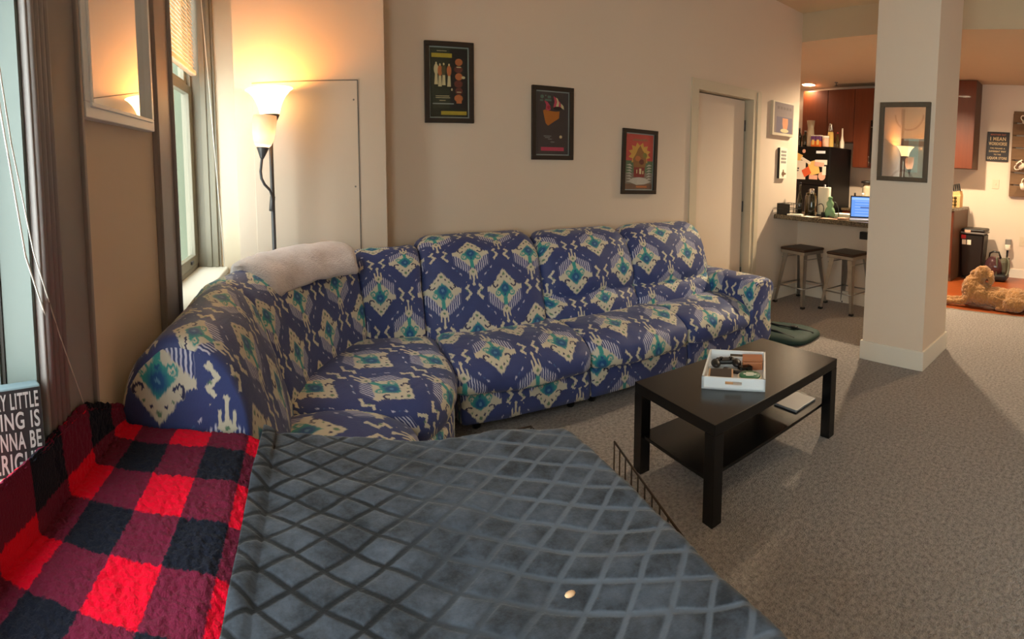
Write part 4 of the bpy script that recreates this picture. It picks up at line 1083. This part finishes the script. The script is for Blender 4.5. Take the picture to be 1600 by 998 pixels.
t = thing('paper_towel_roll', 'white upright paper towel roll on the bar counter', 'paper towels', (4.76, 2.90, CZt))
MB().lathe([(.07, .01), (.072, .015), (.072, .305), (.07, .31), (.022, .31)], 28).build('roll', 'whitep', t); MB().lathe([(.08, 0), (.08, .01), (.012, .012), (.012, .34)], 20).build('holder', 'lampm', t)
bottle('glass_bottle', 'pale green round bottle in front of the paper towels', 'bottle', (4.60, 2.725, CZt), [(.042, 0), (.055, .02), (.057, .06), (.044, .095), (.030, .11), (.040, .13), (.040, .155), (.022, .175), (.020, .20)], 'gglass', ([(.028, .20), (.024, .212), (.012, .220)], 'gglass'), GB, 'stopper')
for k, (lb, pts) in enumerate((('black cable looping in front of the paper towels', [(4.56, 3.05, .97), (4.55, 2.95, .985), (4.56, 2.88, 1.06), (4.57, 2.82, 1.10), (4.56, 2.78, 1.06), (4.53, 2.78, .985), (4.50, 2.85, .968), (4.5, 2.95, .968)]),
                               ('black cable running along the counter to the laptop', [(4.55, 2.72, .968), (4.48, 2.66, .985), (4.45, 2.58, .968), (4.42, 2.48, .968), (4.42, 2.42, .968)]),
                               ('thin cable standing up in an arc beside the green bottle', [(4.68, 2.80, .968), (4.69, 2.79, 1.03), (4.69, 2.76, 1.105), (4.69, 2.72, 1.12), (4.68, 2.67, 1.06), (4.64, 2.64, .97)]))):
    P_, _ = crom(pts, 40, False); tag(MB().tube(P_, .005, 6).build('power_cable', 'blackpl'), lb, 'cable', 'cables on the bar counter')
tag(MB().box(-.025, .025, -.02, .02, 0, .05, .008).build('power_adapter', 'blackpl'), 'small black power adapter left of the green bottle', 'adapter').location = (4.58, 2.79, CZt)
for lb, x, y, w2, d2, rz, m, hh in (('crumpled cream paper beside the wire basket', 4.45, 3.06, .06, .08, .3, 'whitep', .014), ('loose white sheet on the counter edge below the towels', 4.45, 2.88, .07, .07, -.2, 'whitep', .003), ('pink printed leaflet right of the green bottle', 4.43, 2.62, .05, .09, .25, 'cardp', .004),
                                    ('stack of white mail behind the green bottle', 4.78, 2.62, .09, .12, .1, 'whitep', .035), ('folded pale paper left of the laptop', 4.56, 2.53, .05, .05, -.3, 'cardp', .012)):
    o = MB().box(-w2, w2, -d2, d2, 0, hh, .001).build('loose_paper', m); o.location = (x, y, CZt); o.rotation_euler = (0, 0, rz); tag(o, lb, 'paper', 'papers on the bar counter')
LP = thing('laptop', 'open laptop with blue lit screen on the bar counter', 'laptop', (4.62, 2.30, CZt), math.radians(28))
MB().box(-.13, .11, -.17, .17, 0, .014, .004).build('keyboard_base', 'tablet', LP)
LT = Matrix.Translation((.11, 0, .014)) @ Matrix.Rotation(math.radians(14), 4, 'Y')
sc_ = MB().box(0, .008, -.17, .17, 0, .235, .003, T=LT).build('screen_lid', 'blackpl', LP)
sm = MB(); vs_ = [sm.b.verts.new(LT @ V((-.0012, y, z))) for y, z in ((.158, .012), (-.158, .012), (-.158, .222), (.158, .222))]
f_ = sm.b.faces.new(vs_)
for l, uv_ in zip(f_.loops, ((0, 0), (1, 0), (1, 1), (0, 1))): l[sm.uv].uv = uv_
sm.build('display', 'screen', sc_, fix=False)

# knife block
t = thing('knife_block', 'beech knife block with black handles on the end worktop', 'knife block', (7.10, 2.10, 1.03))
MB().box(-.07, .09, -.10, .10, 0, .17, .004).build('block', 'beige', t)
MB().prism([(-.10, .17), (.10, .17), (.08, .24), (-.10, .21)], -.05, .09, Matrix(((0, 0, 1, 0), (-1, 0, 0, 0), (0, 1, 0, 0), (0, 0, 0, 1)))).build('slanted_top', 'beige', t)
for i in range(6): MB().box(-.012, .012, -.010, .010, 0, .12, .004, T=Matrix.Translation((.0, .075 - i * .03, .20 + .006 * i)) @ Matrix.Rotation(math.radians(-12), 4, 'X')).build('knife_handle', 'blackpl', t)
for r_ in range(3):
    for c_ in range(2): MB().lathe([(.024, 0), (.024, .006), (.012, .008)], 16, Matrix.Translation((-.07, -.028 + c_ * .056, .035 + r_ * .05)) @ Matrix.Rotation(-PI / 2, 4, 'Y')).build('scissor_ring', 'amber', t)
# trash can
TC = thing('trash_can', 'tall black lidded trash can against the end cabinet', 'trash can', (7.22, 1.785, 0))
MB().prism([(-.15, -.15), (.13, -.15), (.13, .15), (-.15, .15)], 0, .02).build('base_rim', 'blackpl', TC)
bm_ = bmesh.new(); A_ = [bm_.verts.new(v) for v in ((-.14, -.145, .02), (.12, -.145, .02), (.12, .145, .02), (-.14, .145, .02))]; B_ = [bm_.verts.new(v) for v in ((-.17, -.17, .66), (.14, -.17, .66), (.14, .17, .66), (-.17, .17, .66))]
for k in range(4): bm_.faces.new((A_[k], A_[(k + 1) % 4], B_[(k + 1) % 4], B_[k]))
bm_.faces.new(A_); bm_.faces.new(B_); bmesh.ops.bevel(bm_, geom=list(bm_.edges), offset=.02, segments=3, affect='EDGES')
m_ = MB(); m_._merge(bm_); m_.build('body', 'blackpl', TC)
MB().box(-.185, .15, -.18, .18, .66, .685, .008).build('bag_rim', 'gray', TC)
MB().box(-.185, .15, -.18, .18, .685, .735, .022).build('lid', 'blackpl', TC)
MB().box(-.188, -.184, .03, .12, .68, .715).build('label_sticker', 'cardp', TC); MB().box(-.174, -.168, .10, .17, .585, .64).build('label_sticker', 'red', TC)
MB().box(-.170, -.164, .02, .08, .50, .57).box(-.170, -.164, .095, .155, .50, .57).build('label_sticker', 'whitep', TC)
# carpet cleaner
VC = thing('carpet_cleaner', 'small portable carpet cleaner with plum tank beside the trash can', 'vacuum', (7.20, 1.44, 0))
VC.scale = (1.12, 1.12, 1.08)
MB().box(-.13, .13, -.16, .15, .01, .10, .03).build('base', 'blackpl', VC)
MB().ball((-.02, .025, .17), (.12, .135, .16), seg=20).build('tank', 'plum', VC)
MB().box(-.07, .09, -.15, -.03, .08, .30, .05).build('motor_housing', 'olive', VC)
MB().tube([(-.02, .10, .28), (-.02, .09, .36), (-.02, .04, .385), (-.02, -.03, .38), (-.02, -.06, .30)], .013, 8).build('handle', 'blackpl', VC)
P_, _ = crom([(-.09, -.02, .32), (-.11, -.03, .22), (-.11, -.03, .08), (-.10, -.12, .06), (-.06, -.17, .12), (.0, -.165, .25), (.03, -.13, .31)], 30, False); MB().tube(P_, .015, 8).build('hose', 'olive', VC)
t = thing('plug_in_device', 'white and grey plug-in device with dark stem on the kitchen wall', 'device', (XK, 1.33, .42))
MB().box(-.05, 0, -.045, .045, .03, .16, .008).build('housing', 'gray', t)
MB().lathe([(.042, 0), (.045, .01), (.045, .075), (.04, .08)], 20, Matrix.Translation((-.06, 0, .0))).build('drum', 'mug', t)
MB().box(-.075, -.045, -.014, .014, -.22, .0, .004).build('stem', 'blackpl', t); MB().box(-.09, -.04, -.04, .0, -.14, -.12, .004).build('catch', 'blackpl', t)
for lb, y, z in (('white light switch plate below the black kitchen sign', 1.585, 1.40), ('white outlet plate on the wall right of the plug-in device', 1.11, .56)):
    t = thing('switch_plate', lb, 'switch plate', (XK, y, z))
    MB().box(-.006, 0, -.055, .055, -.07, .07, .002).build('plate', 'trimw', t); MB().box(-.012, -.006, -.008, .008, -.015, .015, .002).build('toggle', 'trimw', t)
# kitchen sign
KS = thing('kitchen_sign', 'black wall sign with tan and red capital lettering in the kitchen', 'sign', (XK, 1.585, 1.968))
MB().box(-.02, 0, -.172, .172, -.222, .222, .003).build('board', 'signblk', KS)
KT = Matrix(((0, 0, -1, -.020), (-1, 0, 0, 0), (0, 1, 0, 0), (0, 0, 0, 1)))
for s_, w2, z, h_, m in (('ANOTHER DAY', .24, .168, .024, 'redtext'), ('I MEAN', .24, .09, .055, 'tantext'), ('WORKHORSE', .28, .018, .05, 'tantext'), ("I'VE FOUND A", .23, -.038, .022, 'tantext'), ('DIFFERENT WAY', .26, -.086, .026, 'tantext'), ('TO THE', .11, -.130, .020, 'tantext'), ('LIQUOR STORE', .30, -.20, .045, 'tantext')):
    text('lettering', s_, w2, h_, m, KS, KT @ Matrix.Translation((-w2 / 2, z, 0)), .002)
# mug rack
RK = thing('mug_rack', 'weathered wooden pallet mug rack on the kitchen wall', 'rack', (XK, 1.0, 1.85))
for i in range(7): MB().box(-.045, -.02, -.36, .36, -.62 + i * .185, -.455 + i * .185, .003).build('rack_board', 'pallet', RK)
for y in (-.34, 0, .34): MB().box(-.02, 0, y - .03, y + .03, -.62, .62, .003).build('back_post', 'pallet', RK)
for y, z in ((.18, .42), (.21, -.09), (.17, -.36)): MB().tube([(-.045, y, z), (-.075, y, z), (-.09, y, z + .02)], .005, 6).build('hook', 'blackpl', RK)
def mug(lb, loc, tilt, m='mug'):
    r = thing('mug', lb, 'mug', loc, 0, 'mugs hanging on the wooden rack'); r.rotation_euler = (tilt, 0, 0)
    r.scale = (1.35, 1.35, 1.35)
    MB().lathe([(.034, 0), (.042, .006), (.044, .09), (.040, .09), (.038, .01)], 22, cap=True).build('cup', m, r)
    P_, _ = crom([(0, .040, .075), (0, .075, .072), (0, .078, .04), (0, .04, .02)], 14, False); MB().tube(P_, .006, 8).build('handle', m, r)
    MB().lathe([(.0445, .045), (.0445, .075)], 22, cap=False).build('printed_band', 'mugd' if m == 'mug' else 'mug', r)
    return r
mug('white mug hanging at the top of the wooden rack', (7.37, 1.17, 2.30), .5)
mug('white patterned mug hanging at mid height of the wooden rack', (7.37, 1.15, 1.66), -.7)
mug('white mug hanging lowest on the wooden rack', (7.37, 1.18, 1.38), 1.3)
# recessed lights, sprinkler
def downlight(label, x, y):
    r = thing('recessed_light', label, 'ceiling light', (x, y, ZK), 0)
    MB().lathe([(.125, -.006), (.13, .002), (.108, .002), (.104, -.006)], 28, cap=False).build('trim_ring', 'trimw', r)
    MB().lathe([(.106, -.003), (.02, -.004)], 28).build('lens', 'bulb', r)
downlight('lit recessed ceiling light above the fridge', 7.12, 4.74)
downlight('lit recessed ceiling light near the mug rack', 6.25, .25)
downlight('unseen ceiling light added behind the square pillar to brighten the fridge', 5.75, 2.45)  # extra fixture added out of view to light the fridge front and counter
for x, y, e in ((7.12, 4.74, 10), (6.25, .25, 27), (5.75, 2.45, 92)):
    l = bpy.data.lights.new('downlight_beam', 'SPOT'); l.energy = e * 3; l.color = (1, .79, .53) if y > 1 else (1, .68, .36); l.spot_size = math.radians(150); l.spot_blend = .6; l.shadow_soft_size = .07
    o = bpy.data.objects.new('downlight_beam', l); o.location = (x, y, ZK - .02); COL.objects.link(o)
t = thing('sprinkler_head', 'small fire sprinkler head on the kitchen ceiling', 'sprinkler', (7.08, 4.18, ZK))
MB().lathe([(.03, 0), (.03, -.008), (.01, -.012), (.008, -.05)], 14).build('escutcheon', 'gray', t); MB().lathe([(.028, -.052), (.028, -.056)], 14).build('deflector', 'gray', t)

# ------------------------------------------------------------------ dog
def dog():
    mb = MB(); ox = 5.56
    def cap(p_, q_, r1, r2, n=7):
        for i in range(n + 1):
            t_ = i / n; c_ = V(p_).lerp(V(q_), t_); mb.ball(c_, r1 + (r2 - r1) * t_, seg=12)
    mb.ball((ox, 1.37, .19), (.125, .13, .17)); mb.ball((ox, 1.27, .15), (.135, .16, .14)); mb.ball((ox, 1.08, .125), (.13, .22, .115)); mb.ball((ox + .01, .86, .125), (.15, .17, .12)); mb.ball((ox, .74, .10), (.12, .10, .09))
    cap((ox, 1.365, .24), (ox + .01, 1.30, .33), .10, .075)
    mb.ball((ox + .02, 1.265, .385), (.092, .105, .078)); mb.ball((ox + .09, 1.225, .37), (.055, .05, .045)); mb.ball((ox + .135, 1.195, .36), (.04, .038, .035))
    mb.ball((ox - .005, 1.375, .352), (.04, .034, .062)); mb.ball((ox - .02, 1.155, .332), (.045, .038, .078)); mb.ball((ox - .01, 1.26, .445), (.05, .06, .025))
    for dx in (-.075, .065):
        cap((ox + dx, 1.38, .13), (ox + dx - .01, 1.45, .055), .055, .042); cap((ox + dx - .01, 1.45, .052), (ox + dx - .02, 1.64, .038), .040, .033); mb.ball((ox + dx - .02, 1.66, .036), (.042, .05, .034))
    for dx in (-.12, .12):
        mb.ball((ox + dx, .86, .09), (.06, .13, .085)); cap((ox + dx, .80, .045), (ox + dx + .01, 1.0, .035), .042, .034); mb.ball((ox + dx + .01, 1.03, .033), (.04, .05, .032))
    cap((ox, .66, .08), (ox - .08, .46, .04), .04, .03)
    o = mb.build('tmp_dog', 'fur')
    a = o.modifiers.new('r', 'REMESH'); a.mode = 'VOXEL'; a.voxel_size = .011; a.use_smooth_shade = True
    b = o.modifiers.new('s', 'SMOOTH'); b.iterations = 5; b.factor = .5
    bpy.context.view_layer.update()
    me = bpy.data.meshes.new_from_object(o.evaluated_get(bpy.context.evaluated_depsgraph_get())); bpy.data.objects.remove(o)
    for v in me.vertices:
        c_ = v.co.copy(); n_ = v.normal
        k = (abs(noise.noise(c_ * 20)) - .2) * .016 + noise.noise(c_ * 48) * .007 + noise.noise(c_ * 110) * .004
        v.co = c_ + n_ * k
        if v.co.z < .001: v.co.z = .001
    for p_ in me.polygons: p_.use_smooth = True
    me.name = 'dog'; d_ = bpy.data.objects.new('dog', me); COL.objects.link(d_)
    tag(d_, 'golden curly haired dog lying on the wood floor, head raised', 'dog')
    MB().ball((ox + .172, 1.175, .365), (.014, .016, .012), seg=10).build('nose', 'blackgl', d_)
    for dy in (-.04, .035): MB().ball((ox + .085, 1.235 + dy, .41), .010, seg=10).build('eye', 'blackgl', d_)
dog()

# ------------------------------------------------------------------ light, world, camera
W = bpy.data.worlds.new('overcast_sky'); SC.world = W; W.use_nodes = True
bg = W.node_tree.nodes['Background']; bg.inputs[0].default_value = (.93, .97, 1.0, 1); bg.inputs[1].default_value = 4.6
for name, ya, yb in (('window_portal_near', N0, N1), ('window_portal_far', F0, F1), ('window_portal_rear', *BW[0]), ('window_portal_rear', *BW[1])):
    l = bpy.data.lights.new(name, 'AREA'); l.shape = 'RECTANGLE'; l.size = HZ - SZ; l.size_y = yb - ya; l.cycles.is_portal = True
    o = bpy.data.objects.new(name, l); o.location = (-.86, (ya + yb) / 2, (SZ + HZ) / 2); o.rotation_euler = (0, -PI / 2, 0); COL.objects.link(o)
cam = bpy.data.cameras.new('camera'); co = bpy.data.objects.new('camera', cam); COL.objects.link(co)
FPX, PY = 786.0, 319.0
cam.type = 'PANO'; cam.panorama_type = 'CENTRAL_CYLINDRICAL'; cam.central_cylindrical_radius = 1.0
cam.central_cylindrical_range_u_min = -800 / FPX; cam.central_cylindrical_range_u_max = 800 / FPX
cam.central_cylindrical_range_v_min = -(998 - PY) / FPX; cam.central_cylindrical_range_v_max = PY / FPX
cam.clip_start = .02
co.location = (0, 0, 1.42); co.rotation_euler = (PI / 2 - math.radians(4.25), 0, -math.radians(23.04))
SC.camera = co
SC.cycles.use_denoising = True
SC.cycles.max_bounces = 10; SC.cycles.diffuse_bounces = 6; SC.cycles.sample_clamp_indirect = 8
vs_ = SC.view_settings; vs_.view_transform = 'Standard'; vs_.look = 'None'; vs_.gamma = 1; vs_.use_curve_mapping = False; vs_.exposure = 1.33
